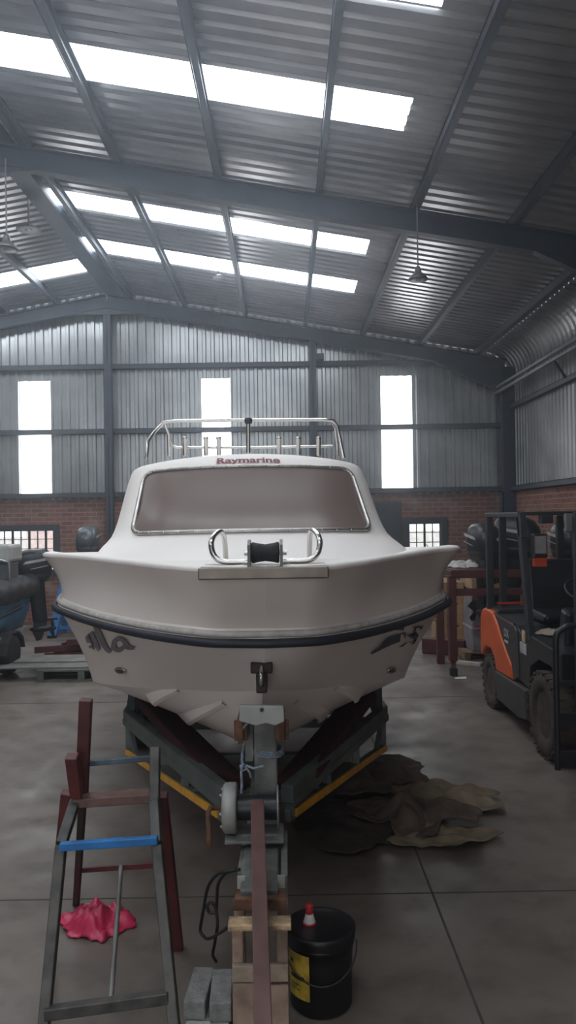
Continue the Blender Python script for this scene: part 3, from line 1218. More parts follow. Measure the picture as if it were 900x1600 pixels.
# wooden stand under the coupling
ws_ = thing("wooden_stand", (-.12, 2.95, 0), "narrow weathered wooden pallet stand holding up the trailer coupling", "stand")
x0, x1, yf, yb = -.222, -.016, 2.83, 3.02
for x in (x0, x1 - .04):
    MB().box((x, yf + .02, 0), (x + .04, yf + .06, .585)).build("upright", M_wood, ws_, bevel=.004)
    MB().box((x, yb - .04, 0), (x + .04, yb, .585)).build("upright", M_wood, ws_, bevel=.004)
for k in range(2):
    xa = x0 + k * .105
    MB().box((xa, yf, .03), (xa + .101, yf + .02, .385 - .008 * k)).build("face_board", M_wood, ws_, bevel=.003)
MB().box((x0, yf - .004, .39), (x1, yf + .02, .45)).build("cross_board", mat("pale_pallet_board", (.34, .265, .205), .85, 0, .25, 10, bump=.3), ws_, bevel=.003)
MB().box((x0 - .012, yf - .02, .585), (x1 + .014, yf + .05, .607)).build("top_board", mat("splintered_pale_board", (.40, .28, .17), .85, 0, .45, 18, bump=.5), ws_, bevel=.004)
MB().box((x0, yb - .06, .585), (x1, yb, .607)).build("rear_board", M_wood, ws_, bevel=.004)

# bricks
M_cem = mat("grey_cement", (.20, .20, .195), .9, 0, .2, 25, bump=.4)
blk = MB().box((-.402, 2.86, 0), (-.236, 3.10, .222)).build("cement_block", mat("pale_chipped_cement", (.33, .33, .32), .9, 0, .25, 14, bump=.6), bevel=.012)
tag(blk, "chipped pale cement block under two grey bricks beside the wooden stand", "block")
b1 = MB().box((-.041, -.11, 0), (.041, .11, .073)).build("brick", M_cem, bevel=.006)
b1.location = (-.361, 2.985, .223)
b1.rotation_euler = (0, 0, R(-4))
tag(b1, "grey cement brick, nearer the ladder, of the two on the block", "brick", "grey bricks on the cement block")
b2 = b1.copy()
COL.objects.link(b2)
b2.location = (-.274, 2.97, .223)
b2.rotation_euler = (0, 0, R(2))
tag(b2, "grey cement brick touching the wooden stand, on the block", "brick", "grey bricks on the cement block")

# bucket
bk = thing("oil_bucket", (.122, 3.33, 0), "black plastic oil bucket with a red spout cap and yellow label", "bucket")
M_buck = mat("black_bucket_plastic", (.010, .010, .012), .42, 0, .15, 5)
bx_, by_ = .122, 3.33
MB().lathe((bx_, by_, 0), [(.03, 0), (.122, 0), (.132, .012), (.139, .22), (.142, .27), (.147, .272), (.147, .285), (.142, .29), (.143, .325)], 40).build("bucket_body", M_buck, bk)
ld = MB().lathe((bx_, by_, .318), [(.15, -.03), (.153, 0), (.151, .014), (.143, .018), (.138, .010), (.03, .010), (.01, .010)], 40).build("lid", M_buck, bk)
sx_, sy_ = bx_ - .045, by_ + .02
MB().lathe((sx_, sy_, .328), [(.026, 0), (.026, .008), (.017, .04), (.014, .046)], 18).build("spout", mat("white_spout_plastic", (.72, .70, .66), .5), ld)
MB().lathe((sx_, sy_, .37), [(.0165, 0), (.0165, .035), (.013, .040), (.004, .04)], 18).build("spout_cap", mat("red_cap_plastic", (.50, .02, .03), .4), ld)
MB().lathe((sx_, sy_, .327), [(.030, 0), (.030, .006), (.026, .007)], 18).build("spout_collar", mat("red_cap_plastic", (.50, .02, .03), .4), ld)
rows = []
for z in [.075 + .19 * k / 6 for k in range(7)]:
    rr = .1335 + (z / .22) * .006 + .0022
    rows.append([(bx_ + rr * math.cos(a), by_ + rr * math.sin(a), z) for a in [R(196 + 52 * k / 12) for k in range(13)]])
lb = MB().grid(rows, True).build("label_sheet", mat("yellow_label_print", (.58, .40, .05), .5, 0, .35, 18), bk)
mb = MB()
for a0, a1, z0, z1 in ((204, 214, .215, .232), (206, 226, .13, .135), (206, 222, .12, .124), (206, 228, .11, .114), (206, 238, .155, .172)):
    rr = .1405
    mb.grid([[(bx_ + (.1361 + z / .22 * .006 + .0006) * math.cos(R(a)), by_ + (.1361 + z / .22 * .006 + .0006) * math.sin(R(a)), z) for a in [a0 + (a1 - a0) * k / 5 for k in range(6)]] for z in (z0, z1)], True)
mb.build("label_print", M_black, lb)
hd = []
for k in range(25):
    a = PI * k / 24
    hd.append((bx_ + .154 * math.cos(a), by_ - .03 - .128 * math.sin(a) * .98, .28 - .125 * math.sin(a)))
MB().tube(hd, .0035, 8).build("wire_handle", M_black, bk)

# black lead of the trailer lights, lying in loops
cab_pts = [(375, 1357, 3.15), (345, 1362, 3.2), (325, 1385, 3.3), (318, 1420, 3.35), (313, 1450, 3.38), (322, 1464, 3.35), (345, 1455, 3.2), (358, 1445, 3.1)]
q = [P(*p) for p in cab_pts]
def smooth(pts, n=6):
    r = []
    for i in range((len(pts) - 1) * n + 1):
        u = i / n
        r.append(tuple(cr(list(range(len(pts))), [p[c] for p in pts], u) for c in range(3)))
    return r
cbm = MB().tube(smooth(q), .007, 7)
q2 = [P(*p) for p in [(370, 1357, 3.15), (350, 1365, 3.25), (340, 1385, 3.3), (339, 1410, 3.32), (337, 1424, 3.3), (328, 1424, 3.3), (324, 1414, 3.3), (330, 1408, 3.3), (337, 1416, 3.3), (340, 1440, 3.3), (336, 1470, 3.35), (333, 1490, 3.4), (338, 1500, 3.5)]]
cbm.tube(smooth(q2), .007, 7)
o = cbm.build("electrical_cable", mat("dark_cable_sheath", (.018, .017, .018), .6))
tag(o, "dark looping electrical cable hanging from the trailer drawbar to the floor", "cable")

# step trestle
lad = thing("step_trestle", P(170, 1500, 3.4) * Vector((1, 1, 0)) if False else Vector((-.78, 3.3, 0)), "home-made grey and dark red steel step trestle on the near floor, blue rung", "trestle")
M_lgrey = mat("scuffed_grey_steel", (.11, .103, .094), .5, .3, .4, 14, col2=(.05, .052, .05))
M_lred = mat("dark_red_trestle_paint", (.105, .022, .022), .5, 0, .25, 8)
M_lbl = mat("bright_blue_rung_paint", (.02, .17, .46), .5, 0, .2, 12)


def floor_at(px, d):
    p = P(px, 1500, d)
    y = VY + H * F / d
    p = P(px, y, d)
    p.z = 0
    return p


def leg(name, pts, w, h, m):
    mb = MB()
    for a, b in zip(pts[:-1], pts[1:]):
        mb.bar(a, b, w, h, (0, 1, 0))
    return mb.build(name, m, lad, bevel=.004)


FL = [floor_at(62, 2.88), P(97, 1318, 3.14), P(121, 1243, 3.34)]
FR = [floor_at(281, 2.88), P(246, 1318, 3.14), P(242, 1250, 3.30), P(243, 1166, 3.36)]
leg("front_leg", FL, .042, .042, M_lgrey)
leg("front_leg", FR, .042, .042, M_lgrey)
leg("rear_leg", [P(105, 1236, 3.36), floor_at(78, 3.647)], .042, .042, M_lred)
leg("rear_leg", [P(252, 1240, 3.36), floor_at(278, 3.75)], .055, .042, M_lred)
leg("inner_leg", [P(130, 1250, 3.42), floor_at(120, 4.2)], .032, .032, mat("dark_brown_trestle_steel", (.05, .030, .030), .6, 0, .2))
leg("handle_post", [P(135, 1092, 3.30), P(128, 1250, 3.38)], .052, .04, M_redox)
leg("short_post", [P(113, 1180, 3.22), P(121, 1242, 3.30)], .05, .045, M_lred)
MB().bar(P(95, 1321, 3.11), P(247, 1311, 3.11), .03, .032).build("blue_rung", M_lbl, lad, bevel=.004)
MB().bar(P(118, 1250, 3.33), P(244, 1241, 3.33), .085, .04).build("top_step", mat("brown_step_paint", (.14, .075, .06), .6, 0, .35, 12), lad, bevel=.005)
MB().bar(P(132, 1192, 3.37), P(244, 1183, 3.37), .022, .024).build("upper_rung", mat("blue_grey_rung", (.07, .10, .13), .5, .3, .4, 9), lad, bevel=.003)
MB().bar(P(122, 1358, 4.0), P(258, 1349, 3.56), .022, .022).build("rear_rung", M_lred, lad)
MB().bar(P(72, 1580, 2.94), P(264, 1554, 2.96), .04, .045).build("lower_rung", M_lgrey, lad, bevel=.004)
MB().cyl(P(190, 1352, 3.70), P(174, 1560, 2.97), .011, 10).build("brace_rod", mat("bare_steel_rod", (.24, .235, .22), .5, .5, .2), lad)

# pink plastic bag
o = crumple("plastic_bag", mat("pink_plastic_film", (.60, .035, .105), .32, 0, .2, 9, spec=.6), (-.98, 3.98, 0), .19, .18, .3, .085, 3.7, rough=.28, rings=26)
tag(o, "crumpled bright pink plastic bag on the floor behind the trestle", "bag")

# canvas heap
M_can = [mat("dusty_tan_canvas", (.215, .165, .11), .95, 0, .3, 7, bump=.3), mat("brown_canvas", (.115, .08, .062), .95, 0, .3, 7, bump=.3), mat("shaded_brown_canvas", (.06, .045, .036), .95, 0, .3, 7, bump=.3)]  # last tone is brown canvas with the heap's shade put into its colour
hp = [
    ((.62, 6.05, 0), .42, .38, .2, .13, 1.3, 1, "crumpled brown canvas sheet at the far end of the floor heap"),
    ((1.10, 5.62, 0), .44, .24, -.25, .09, 5.9, 0, "tan canvas sheet whose narrow tail points towards the forklift"),
    ((.82, 5.25, 0), .38, .35, .5, .15, 8.4, 1, "thickest brown folded canvas sheet in the middle of the heap"),
    ((.97, 4.93, 0), .30, .17, .1, .09, 12.1, 0, "tan canvas sheet on the near edge of the heap, curled rim"),
    ((.36, 5.2, 0), .40, .42, .9, .08, 15.2, 2, "brown canvas sheet, colour darkened as shade, beside the trailer"),
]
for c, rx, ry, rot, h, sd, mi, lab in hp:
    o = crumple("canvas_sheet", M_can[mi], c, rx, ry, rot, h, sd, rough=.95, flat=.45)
    tag(o, lab, "canvas sheet", "canvas sheets heaped beside the trailer")

# ------------------------------------------------------------------ outboard motors
M_cowl = mat("black_gloss_cowl", (.012, .013, .017), .38, 0, .1, 3)
M_cowlg = mat("silver_grey_cowl", (.13, .15, .16), .35, .4, .3, 5)
M_decal = mat("pale_decal", (.45, .46, .48), .5, 0, .2)


def make_outboard(name, loc, label, rotz, sc=1.0, m=None, group=None):
    """clamped at the origin: the cowl stands above, the leg hangs below; propeller towards +y"""
    m = m or M_cowl
    o = thing(name, (0, 0, 0), label, "outboard motor", group)

    def ring(z, w, l, n, cy, k=28):
        r = []
        for i in range(k + 1):
            a = 2 * PI * (i % k) / k
            ca, sa = math.cos(a), math.sin(a)
            r.append((w / 2 * math.copysign(abs(ca) ** (2 / n), ca), cy + l / 2 * math.copysign(abs(sa) ** (2 / n), sa), z))
        return r
    lv = [(.10, .20, .34, 3, .10), (.13, .30, .46, 3.2, .10), (.22, .36, .54, 3.4, .10), (.23, .345, .53, 3.4, .10), (.245, .36, .55, 3.4, .10), (.36, .375, .57, 3.2, .10), (.46, .36, .54, 3, .11), (.54, .31, .46, 2.8, .13), (.585, .23, .34, 2.5, .15), (.60, .10, .18, 2.2, .16), (.602, .002, .002, 2, .16)]
    cw = MB().grid([ring(*q) for q in lv], True).build("cowl", m, o, local=True)
    dc = MB()
    for s in (-1, 1):
        for a, b, z0, z1 in ((-.10, .22, .38, .425), (-.02, .24, .30, .318)):
            x = s * .190
            dc.add([(x, a + .1 - .04, z0), (x, b + .1 - .04, z0 + .05), (x, b + .1, z1 + .05), (x, a + .1, z1)], [(0, 1, 2, 3)])
    dc.build("cowl_decal", M_decal, cw, local=True)
    MB().cyl((.06, -.196, .39), (.06, -.178, .39), .022, 12).build("cowl_badge", M_decal, cw, local=True)
    ms = MB().grid([ring(*q) for q in ((.12, .16, .30, 2.6, .12), (0, .15, .27, 2.4, .14), (-.25, .12, .22, 2.2, .18), (-.46, .085, .22, 2.2, .2), (-.50, .06, .2, 2.2, .2))], True)
    ms.build("midsection", M_black, o, local=True)
    gc = MB().prism([(.08, -.46), (.44, -.44), (.46, -.475), (.30, -.49), (.28, -.56), (.1, -.56), (.1, -.49)], -.02, .02)
    gc.lathe((0, .04, -.60), [(.005, 0), (.035, .04), (.05, .12), (.05, .24), (.035, .30), (.02, .32)], 16, "y")
    gc.prism([(.08, -.63), (.26, -.63), (.22, -.76), (.14, -.78)], -.012, .012)
    gc.build("gearcase", M_black, o, local=True)
    pr_ = MB()
    for k in range(3):
        a = 2 * PI * k / 3
        d = Vector((math.cos(a), 0, math.sin(a)))
        e = Vector((-math.sin(a), 0, math.cos(a)))
        c = Vector((0, .38, -.60))
        pr_.add([c + d * .03 - e * .03 + Vector((0, -.02, 0)), c + d * .12 - e * .06 + Vector((0, -.03, 0)), c + d * .15 + Vector((0, 0, 0)), c + d * .11 + e * .06 + Vector((0, .03, 0)), c + d * .03 + e * .03 + Vector((0, .02, 0))], [(0, 1, 2, 3, 4)])
    pr_.lathe((0, .35, -.6), [(.035, 0), (.033, .05), (.015, .08)], 12, "y")
    pr_.build("propeller", M_black, o, local=True, solid=.006)
    br = MB().box((-.11, -.11, -.06), (-.07, .06, .12)).box((.07, -.11, -.06), (.11, .06, .12)).box((-.11, -.02, -.20), (.11, .04, .06))
    br.box((-.11, -.13, -.18), (-.07, -.09, .03)).box((.07, -.13, -.18), (.11, -.09, .03))
    br.build("clamp_bracket", M_black, o, local=True, bevel=.006)
    o.location = loc
    o.rotation_euler = (0, 0, rotz)
    o.scale = (sc, sc, sc)
    return o


GRP = "black outboard motors hung on the steel rack"
ob1 = make_outboard("outboard_motor", (2.66, 10.12, 1.36), "black outboard motor nearest the white boat, on the red rack's left end", R(12), 1.0, group=GRP)
ob2 = dup(ob1, (3.19, 10.2, 1.38), "big black outboard with pale lettering, seen through the forklift's guard", R(62), (1.08, 1.08, 1.12))
ob3 = dup(ob1, (3.78, 10.12, 1.36), "black outboard on the rack, right of the forklift lamp", R(8), (1.03, 1.03, 1.0))

# grey outboard behind the white boat, on a blue stand
st = thing("motor_stand", (-3.85, 13.9, 0), "blue steel A-frame stand holding the grey outboard near the end wall", "motor stand")
M_bst = mat("bright_blue_stand_paint", (.035, .20, .50), .5, 0, .15, 5)
for s in (-1, 1):
    MB().bar((-3.85 + s * .32, 13.65, 0.03), (-3.8 + s * .16, 13.9, 1.20), .14, .07, (0, 1, 0)).build("stand_leg", M_bst, st, bevel=.006)
    MB().bar((-3.85 + s * .30, 14.3, 0.03), (-3.8 + s * .16, 13.95, 1.20), .10, .06, (0, 1, 0)).build("stand_leg", M_bst, st, bevel=.006)
    MB().bar((-3.85 + s * .32, 13.62, .07), (-3.85 + s * .32, 14.35, .07), .05, .05).build("foot_bar", M_bst, st)
    MB().box((-3.85 + s * .32 - .07, 13.58, 0), (-3.85 + s * .32 + .07, 13.72, .045)).build("rubber_foot", M_rubber, st)
MB().bar((-4.17, 13.75, .16), (-3.53, 13.75, .16), .05, .05).build("lower_bar", M_bst, st)
MB().box((-4.05, 13.86, 1.16), (-3.35, 13.92, 1.36)).build("motor_board", M_bst, st, bevel=.005)
make_outboard("outboard_motor", (-3.60, 13.86, 1.36), "silver-grey outboard motor standing above the white boat's left gunwale", R(-4), 1.02, M_cowlg)

# ------------------------------------------------------------------ steel rack and the goods behind it
rk = thing("steel_rack", (3.1, 10.1, 0), "dark red steel rack carrying black outboard motors beside the forklift", "rack")
for x in (2.14, 4.0):
    for y in (9.95, 10.75):
        MB().box((x - .05, y - .05, .0 if (x > 3 or y > 10.2) else .19), (x + .05, y + .05, 1.29)).build("rack_leg", M_redox, rk, bevel=.005)
MB().box((2.10, 9.9, .0), (2.19, 10.0, .1)).build("castor", M_rubber, rk, bevel=.01)
MB().box((2.115, 9.93, .09), (2.175, 9.99, .20)).build("castor_bracket", M_redox2, rk)
for y in (9.95, 10.75):
    MB().box((2.12, y - .05, 1.26), (4.05, y + .05, 1.36)).build("rack_beam", M_redox, rk, bevel=.005)
MB().box((2.17, 9.92, 1.03), (4.0, 9.98, 1.12)).build("rack_beam", M_redox, rk, bevel=.005)
for x in (2.17, 4.0):
    MB().box((x - .04, 9.95, 1.27), (x + .04, 10.75, 1.35)).build("end_beam", M_redox, rk, bevel=.005)
MB().box((2.14, 9.93, 1.36), (2.6, 10.75, 1.37)).build("rack_shelf", M_redox2, rk)
o = crumple("dust_sheet", mat("off_white_cloth", (.50, .46, .44), .9, 0, .15, 8), (2.40, 10.3, 1.372), .20, .26, .3, .10, 21.0, rough=.5)
tag(o, "crumpled off-white cloth lying on top of the dark red rack", "cloth")


def crate(name, a, b, label, m, nb=4, gap=.03):
    c = thing(name, ((a[0] + b[0]) / 2, (a[1] + b[1]) / 2, a[2]), label, "crate")
    MB().box((a[0] + .02, a[1] + .02, a[2]), (b[0] - .02, b[1] - .02, b[2] - .02)).build("crate_body", mat("dark_crate_inside", (.07, .05, .04), .9), c)
    h = (b[2] - a[2] - gap * (nb - 1)) / nb
    sl = MB()
    for k in range(nb):
        z = a[2] + k * (h + gap)
        sl.box((a[0] + .004, a[1], z), (b[0] - .004, a[1] + .02, z + h))
        sl.box((a[0], a[1] + .004, z), (a[0] + .02, b[1] - .004, z + h))
    sl.build("crate_slat", m, c, bevel=.003)
    MB().box(( a[0], a[1], b[2] - .02), (b[0], b[1], b[2])).build("crate_lid", m, c)
    for x in (a[0], b[0] - .08):
        MB().box((x, a[1] - .02, a[2]), (x + .08, a[1], b[2])).build("crate_batten", m, c, bevel=.003)
    return c


crate("wooden_crate", (2.78, 11.55, .0), (3.75, 12.3, 1.18), "tall tan wooden crate with dark gaps behind the red rack", M_crate, 4, .09)
crate("wooden_crate", (2.42, 12.0, .0), (2.76, 12.9, 1.02), "narrow tan crate between the white boat's bow flare and the rack leg", M_crate, 3, .03)
o = MB().box((3.92, 11.2, .0), (4.35, 11.8, 1.22)).build("cardboard_box", mat("brown_cardboard", (.36, .235, .135), .9, 0, .1), bevel=.006)
tag(o, "brown cardboard box with pink marks behind the rack's right leg", "box")
MB().box((3.98, 11.194, 1.10), (4.04, 11.2, 1.18)).box((4.14, 11.194, 1.10), (4.2, 11.2, 1.18)).build("box_mark", mat("pink_print", (.70, .07, .13), .6), o)

pal = thing("wooden_pallet", (2.95, 11.0, 0), "brown wooden pallet under the plastic-wrapped box by the forklift", "pallet")
M_pal = mat("brown_pallet_wood", (.20, .12, .075), .85, 0, .3, 8, bump=.3)


def pallet_parts(p, x0, x1, y0, y1, m, h=.13):
    for k in range(3):
        x = x0 + (x1 - x0 - .09) * k / 2
        MB().box((x, y0, .02), (x + .09, y1, h - .022)).build("bearer", m, p, bevel=.003)
    n = 6
    for k in range(n):
        y = y0 + (y1 - y0 - .1) * k / (n - 1)
        MB().box((x0, y, h - .022), (x1, y + .1, h)).build("deck_board", m, p, bevel=.003)
        if k in (0, 3, 5):
            MB().box((x0, y, 0), (x1, y + .1, .02)).build("base_board", m, p)


pallet_parts(pal, 2.5, 3.4, 10.85, 11.45, M_pal)
wb = thing("wrapped_box", (2.9, 11.1, .13), "grey plastic-wrapped carton with pink print standing on the brown pallet", "box")
MB().box((2.62, 10.9, .13), (3.1, 11.4, .95)).build("carton", mat("grey_wrapped_carton", (.27, .25, .27), .35, 0, .25, 5, bump=.4), wb, bevel=.02)
for z0, x0 in ((.82, 2.63), (.62, 2.72), (.42, 2.66), (.25, 2.78)):
    MB().box((x0, 10.893, z0), (x0 + .1, 10.9, z0 + .09)).build("carton_print", mat("pink_red_print", (.45, .07, .09), .5, 0, .4, 20), wb)
MB().box((2.61, 10.88, .45), (3.11, 11.41, .475)).build("strap", mat("pale_strap", (.45, .45, .47), .4), wb)
MB().box((2.88, 10.89, .25), (3.0, 10.9, .93)).build("dark_panel", M_black, wb)

# low brown steel beams on the floor beneath the flare of the boat
o = MB().bar((2.05, 11.6, .12), (2.62, 11.3, .12), .16, .22).build("steel_beam", M_redox, bevel=.01)
tag(o, "short dark red steel beam on the floor before the narrow crate", "steel beam")
o = MB().bar((2.35, 10.75, .02), (2.66, 10.55, .02), .10, .04).build("board_offcut", mat("pale_board", (.5, .48, .44), .8))
tag(o, "pale flat board on the floor next to the rack leg", "board")
o = MB().add([(2.11, 9.72, .004), (2.25, 9.70, .006), (2.27, 9.78, .02), (2.13, 9.80, .006)], [(0, 1, 2, 3)]).build("paper_scrap", mat("cream_paper", (.6, .56, .45), .9), solid=.002)
tag(o, "small cream paper scrap on the floor in front of the rack castor", "scrap")

# ------------------------------------------------------------------ forklift
fk = thing("forklift", (2.75, 7.5, 0), "orange and black forklift truck parked right of the white boat", "forklift")
XA, XB = 2.175, 3.225
MB().prism([(8.46, 1.06), (8.15, 1.045), (7.98, .95), (7.8, .80), (7.64, .69), (7.5, .61), (7.46, .46), (8.05, .44), (8.10, .56), (8.25, .64), (8.45, .62), (8.62, .50), (8.68, .52), (8.66, .95), (8.58, 1.03)], XA, XB).build("counterweight", M_orange, fk, bevel=.035, seg=3)
MB().box((XA + .05, 8.1, 1.03), (XB - .05, 8.50, 1.075)).build("hood_cover", mat("black_hood_cover", (.02, .02, .023), .4), fk, bevel=.015)
M_fk = mat("black_forklift_body", (.014, .015, .019), .35, 0, .15, 4)
M_fks = mat("dark_grey_side_cover", (.035, .034, .038), .4, 0, .12, 4)
MB().prism([(8.14, 1.035), (7.42, 1.01), (7.36, .96), (7.32, .52), (7.46, .47), (7.52, .62), (7.66, .70), (7.82, .81), (8.0, .96)], XA + .012, XB - .012).build("engine_hood", M_fks, fk, bevel=.012)
MB().prism([(7.44, 1.012), (7.37, .97), (7.335, .50), (7.02, .48), (6.98, .70), (6.75, .80), (6.45, .80), (6.2, .72), (6.2, .95), (6.95, .98), (7.1, .92)], XA + .03, XB - .03).build("front_body", M_fk, fk, bevel=.012)
MB().bar((XA + .02, 8.1, 1.04), (XA + .02, 7.42, 1.015), .02, .02).build("hood_trim", M_chrome, fk)
MB().prism([(8.05, .45), (7.02, .47), (7.02, .20), (7.25, .16), (7.98, .17)], XA - .01, XB + .01).build("side_step", mat("grey_step_panel", (.06, .055, .052), .6, .1, .2, 6), fk, bevel=.012)
MB().box((XA + .15, 6.3, .2), (XB - .15, 8.5, .55)).build("chassis", M_fk, fk)
M_tyre = mat("dusty_brown_tyre", (.060, .045, .036), .85, 0, .3, 12, bump=.3)


def tyre(y, r, w, xo, sd, name):
    hw = w / 2
    x = xo
    prof = [(r * .55, -hw * .75), (r * .62, -hw * .95), (r * .9, -hw), (r * .985, -hw * .8), (r, -hw * .4), (r, hw * .4), (r * .985, hw * .8), (r * .9, hw), (r * .62, hw * .95), (r * .55, hw * .75)]
    t = MB().lathe((x, y, r), prof, 40, "x").build(name, M_tyre, fk)
    ln = MB()
    for k in range(22):
        a = 2 * PI * k / 22
        for s in (-1, 1):
            c = Vector((x + s * hw * .62, y + r * .985 * math.cos(a + s * .07), r + r * .985 * math.sin(a + s * .07)))
            tg = Vector((0, -math.sin(a), math.cos(a)))
            nr = Vector((0, math.cos(a), math.sin(a)))
            ln.bar(c - Vector((hw * .42, 0, 0)), c + Vector((hw * .42, 0, 0)), r * .15, .022, nr)
    o_ = ln.build("tread", M_tyre, t)
    o_["kind"] = "stuff"
    rm_ = MB().lathe((x, y, r), [(r * .56, -hw * .7), (r * .50, -hw * .6), (r * .46, -hw * .1), (r * .2, -hw * .05), (r * .18, -hw * .5), (r * .05, -hw * .55), (r * .05, hw * .5), (r * .46, hw * .3), (r * .56, hw * .7)], 28, "x")
    for k in range(6):
        a = 2 * PI * k / 6
        rm_.ball((x - hw * .1, y + r * .33 * math.cos(a), r + r * .33 * math.sin(a)), .015, seg=6, rings=4)
    rm_.build("wheel_rim", mat("dusty_grey_rim", (.10, .095, .09), .55, .4, .2), t)


tyre(6.58, .365, .22, XA + .10, 1, "front_wheel")
tyre(6.58, .365, .22, XB - .10, 1, "front_wheel")
tyre(8.30, .285, .18, XA + .09, 1, "rear_wheel")
tyre(8.30, .285, .18, XB - .09, 1, "rear_wheel")
# guard
gmb = MB()
for x in (XA + .05, XB - .05):
    gmb.bar((x, 8.40, 1.0), (x, 8.40, 2.06), .07, .08, (0, 1, 0))
    gmb.bar((x, 7.28, 2.06), (x, 7.02, .92), .06, .08, (0, 1, 0))
    gmb.bar((x, 8.44, 2.075), (x, 7.24, 2.075), .075, .05)
    gmb.prism([(7.42, 2.09), (7.20, 2.09), (7.17, 1.86), (7.25, 1.86), (7.30, 2.0)], x - .03, x + .03)
for y in (8.40, 8.1, 7.8, 7.5, 7.27):
    gmb.bar((XA + .05, y, 2.085), (XB - .05, y, 2.085), .05, .035)
gmb.bar((XA + .21, 8.45, 1.05), (XA + .21, 8.45, 2.06), .075, .06, (0, 1, 0))
gmb.bar((XB - .21, 8.45, 1.05), (XB - .21, 8.45, 2.06), .075, .06, (0, 1, 0))
gmb.box((XA + .22, 7.2, 1.99), (XA + .34, 7.28, 2.07))
gmb.build("overhead_guard", mat("charcoal_guard_paint", (.028, .030, .034), .38, .1, .15), fk, bevel=.008)
MB().bar((XA + .12, 8.38, 1.11), (XA + .62, 8.38, 1.11), .03, .02).build("red_lever", mat("red_bar_paint", (.5, .04, .03), .4), fk)
hl = MB().box((XA + .09, 7.02, 1.68), (XA + .22, 7.12, 1.90)).build("work_light", M_black, fk, bevel=.012)
MB().box((XA + .105, 7.012, 1.72), (XA + .205, 7.02, 1.88)).build("lamp_lens", mat("clear_lamp_lens", (.45, .46, .48), .12, .6, .1), hl)
MB().box((XA + .10, 7.02, 1.60), (XA + .21, 7.10, 1.68)).build("indicator_lens", mat("orange_indicator_lens", (.45, .05, .01), .3), hl)
seat = MB()
seat.prism([(7.82, 1.05), (7.72, 1.05), (7.74, 1.35), (7.80, 1.62), (7.88, 1.62), (7.9, 1.4)], 2.44, 3.0).prism([(7.85, 1.02), (7.3, 1.04), (7.28, 1.12), (7.8, 1.14)], 2.44, 3.0)
seat.build("seat", M_fk, fk, bevel=.04, seg=3)
sw = MB()
c = Vector((2.72, 7.0, 1.38))
sw.tube([c + Vector((.17 * math.cos(2 * PI * k / 24), .17 * math.sin(2 * PI * k / 24) * .8, .17 * math.sin(2 * PI * k / 24) * .55)) for k in range(24)], .014, 8, True)
sw.cyl(c, c + Vector((0, -.18, -.34)), .025, 10)
sw.bar(c + Vector((-.16, 0, 0)), c + Vector((.16, 0, 0)), .03, .012)
sw.build("steering_wheel", M_black, fk)
MB().prism([(6.72, .9), (6.5, .9), (6.45, 1.25), (6.6, 1.28)], 2.35, 3.1).build("dashboard", M_fk, fk, bevel=.03)
ms = MB()
for x in (2.33, 3.02):
    ms.bar((x, 6.08, .10), (x, 6.08, 2.06), .10, .06, (0, 1, 0))
    ms.bar((x + .06 * (1 if x < 2.7 else -1), 5.99, .10), (x + .06 * (1 if x < 2.7 else -1), 5.99, 1.95), .07, .05, (0, 1, 0))
for z in (.35, 1.0, 2.02):
    ms.box((2.29, 6.06, z), (3.07, 6.12, z + .09))
mast = ms.build("mast", mat("black_mast_steel", (.016, .017, .02), .5, .1, .2), fk, bevel=.006)
MB().cyl((2.675, 6.1, .2), (2.675, 6.1, 1.9), .035, 12).build("lift_cylinder", M_galv, mast)
MB().box((2.235, 6.12, 1.94), (2.52, 6.15, 2.085)).build("mast_plate", mat("grey_mast_plate", (.16, .165, .165), .45, .1, .1), mast, bevel=.006)
br = MB().tube(smooth([Vector(p) for p in ((2.06, 5.90, .12), (2.06, 5.90, .5), (2.06, 5.90, 1.05), (2.067, 5.90, 1.15), (2.12, 5.90, 1.20), (2.18, 5.90, 1.222), (2.7, 5.90, 1.222), (3.2, 5.90, 1.222), (3.26, 5.90, 1.2), (3.285, 5.90, 1.15), (3.285, 5.90, 1.0), (3.285, 5.90, .12))]), .024, 10)
br.bar((2.06, 5.90, .78), (3.285, 5.90, .78), .03, .04).bar((2.06, 5.90, .20), (3.285, 5.90, .20), .04, .12).bar((2.06, 5.90, .5), (3.285, 5.90, .5), .04, .1)
for x in (2.4, 2.68, 2.96):
    br.bar((x, 5.90, .5), (x, 5.90, 1.21), .025, .025, (0, 1, 0))
br.build("load_backrest", M_black, fk)
for x in (2.42, 2.9):
    MB().prism([(5.89, .6), (5.84, .6), (5.84, .09), (4.85, .05), (4.85, .035), (5.89, .04)], x, x + .11).build("fork", M_black, fk, bevel=.004)
vs, fs = text_mesh("DX", .11, .003, 0)
MB().add([(XA + .004 + .004, 7.66 - v.x * 1.0 + .0, .86 + v.y + (v.x) * .0) for v in vs], fs).build("model_lettering", M_decal, fk)
MB().box((XA + .006, 7.60, .80), (XA + .009, 7.72, .825)).build("model_underline", M_decal, fk)
MB().box((XA + .022, 7.08, .78), (XA + .028, 7.26, .88)).build("notice_plate", mat("pale_notice", (.42, .42, .43), .5, 0, .2), fk)
MB().box((XA + .022, 7.11, .89), (XA + .028, 7.20, 1.0)).build("warning_sticker", mat("cream_orange_sticker", (.55, .36, .22), .5, 0, .4, 30), fk)
o = crumple("rag", mat("dusty_beige_rag", (.30, .25, .19), .95, 0, .2, 9), (2.42, 7.0, .985), .13, .16, .2, .06, 31, rough=.3, rings=12, seg=30)
tag(o, "crumpled beige rag lying on the forklift floor beside the seat", "rag")
o = crumple("work_glove", mat("green_grey_glove", (.05, .14, .12), .9, 0, .3, 9), (2.50, 7.85, 1.03), .10, .12, .2, .05, 37, rough=.3, rings=10, seg=26)
tag(o, "dull green work glove lying on the forklift hood", "glove")

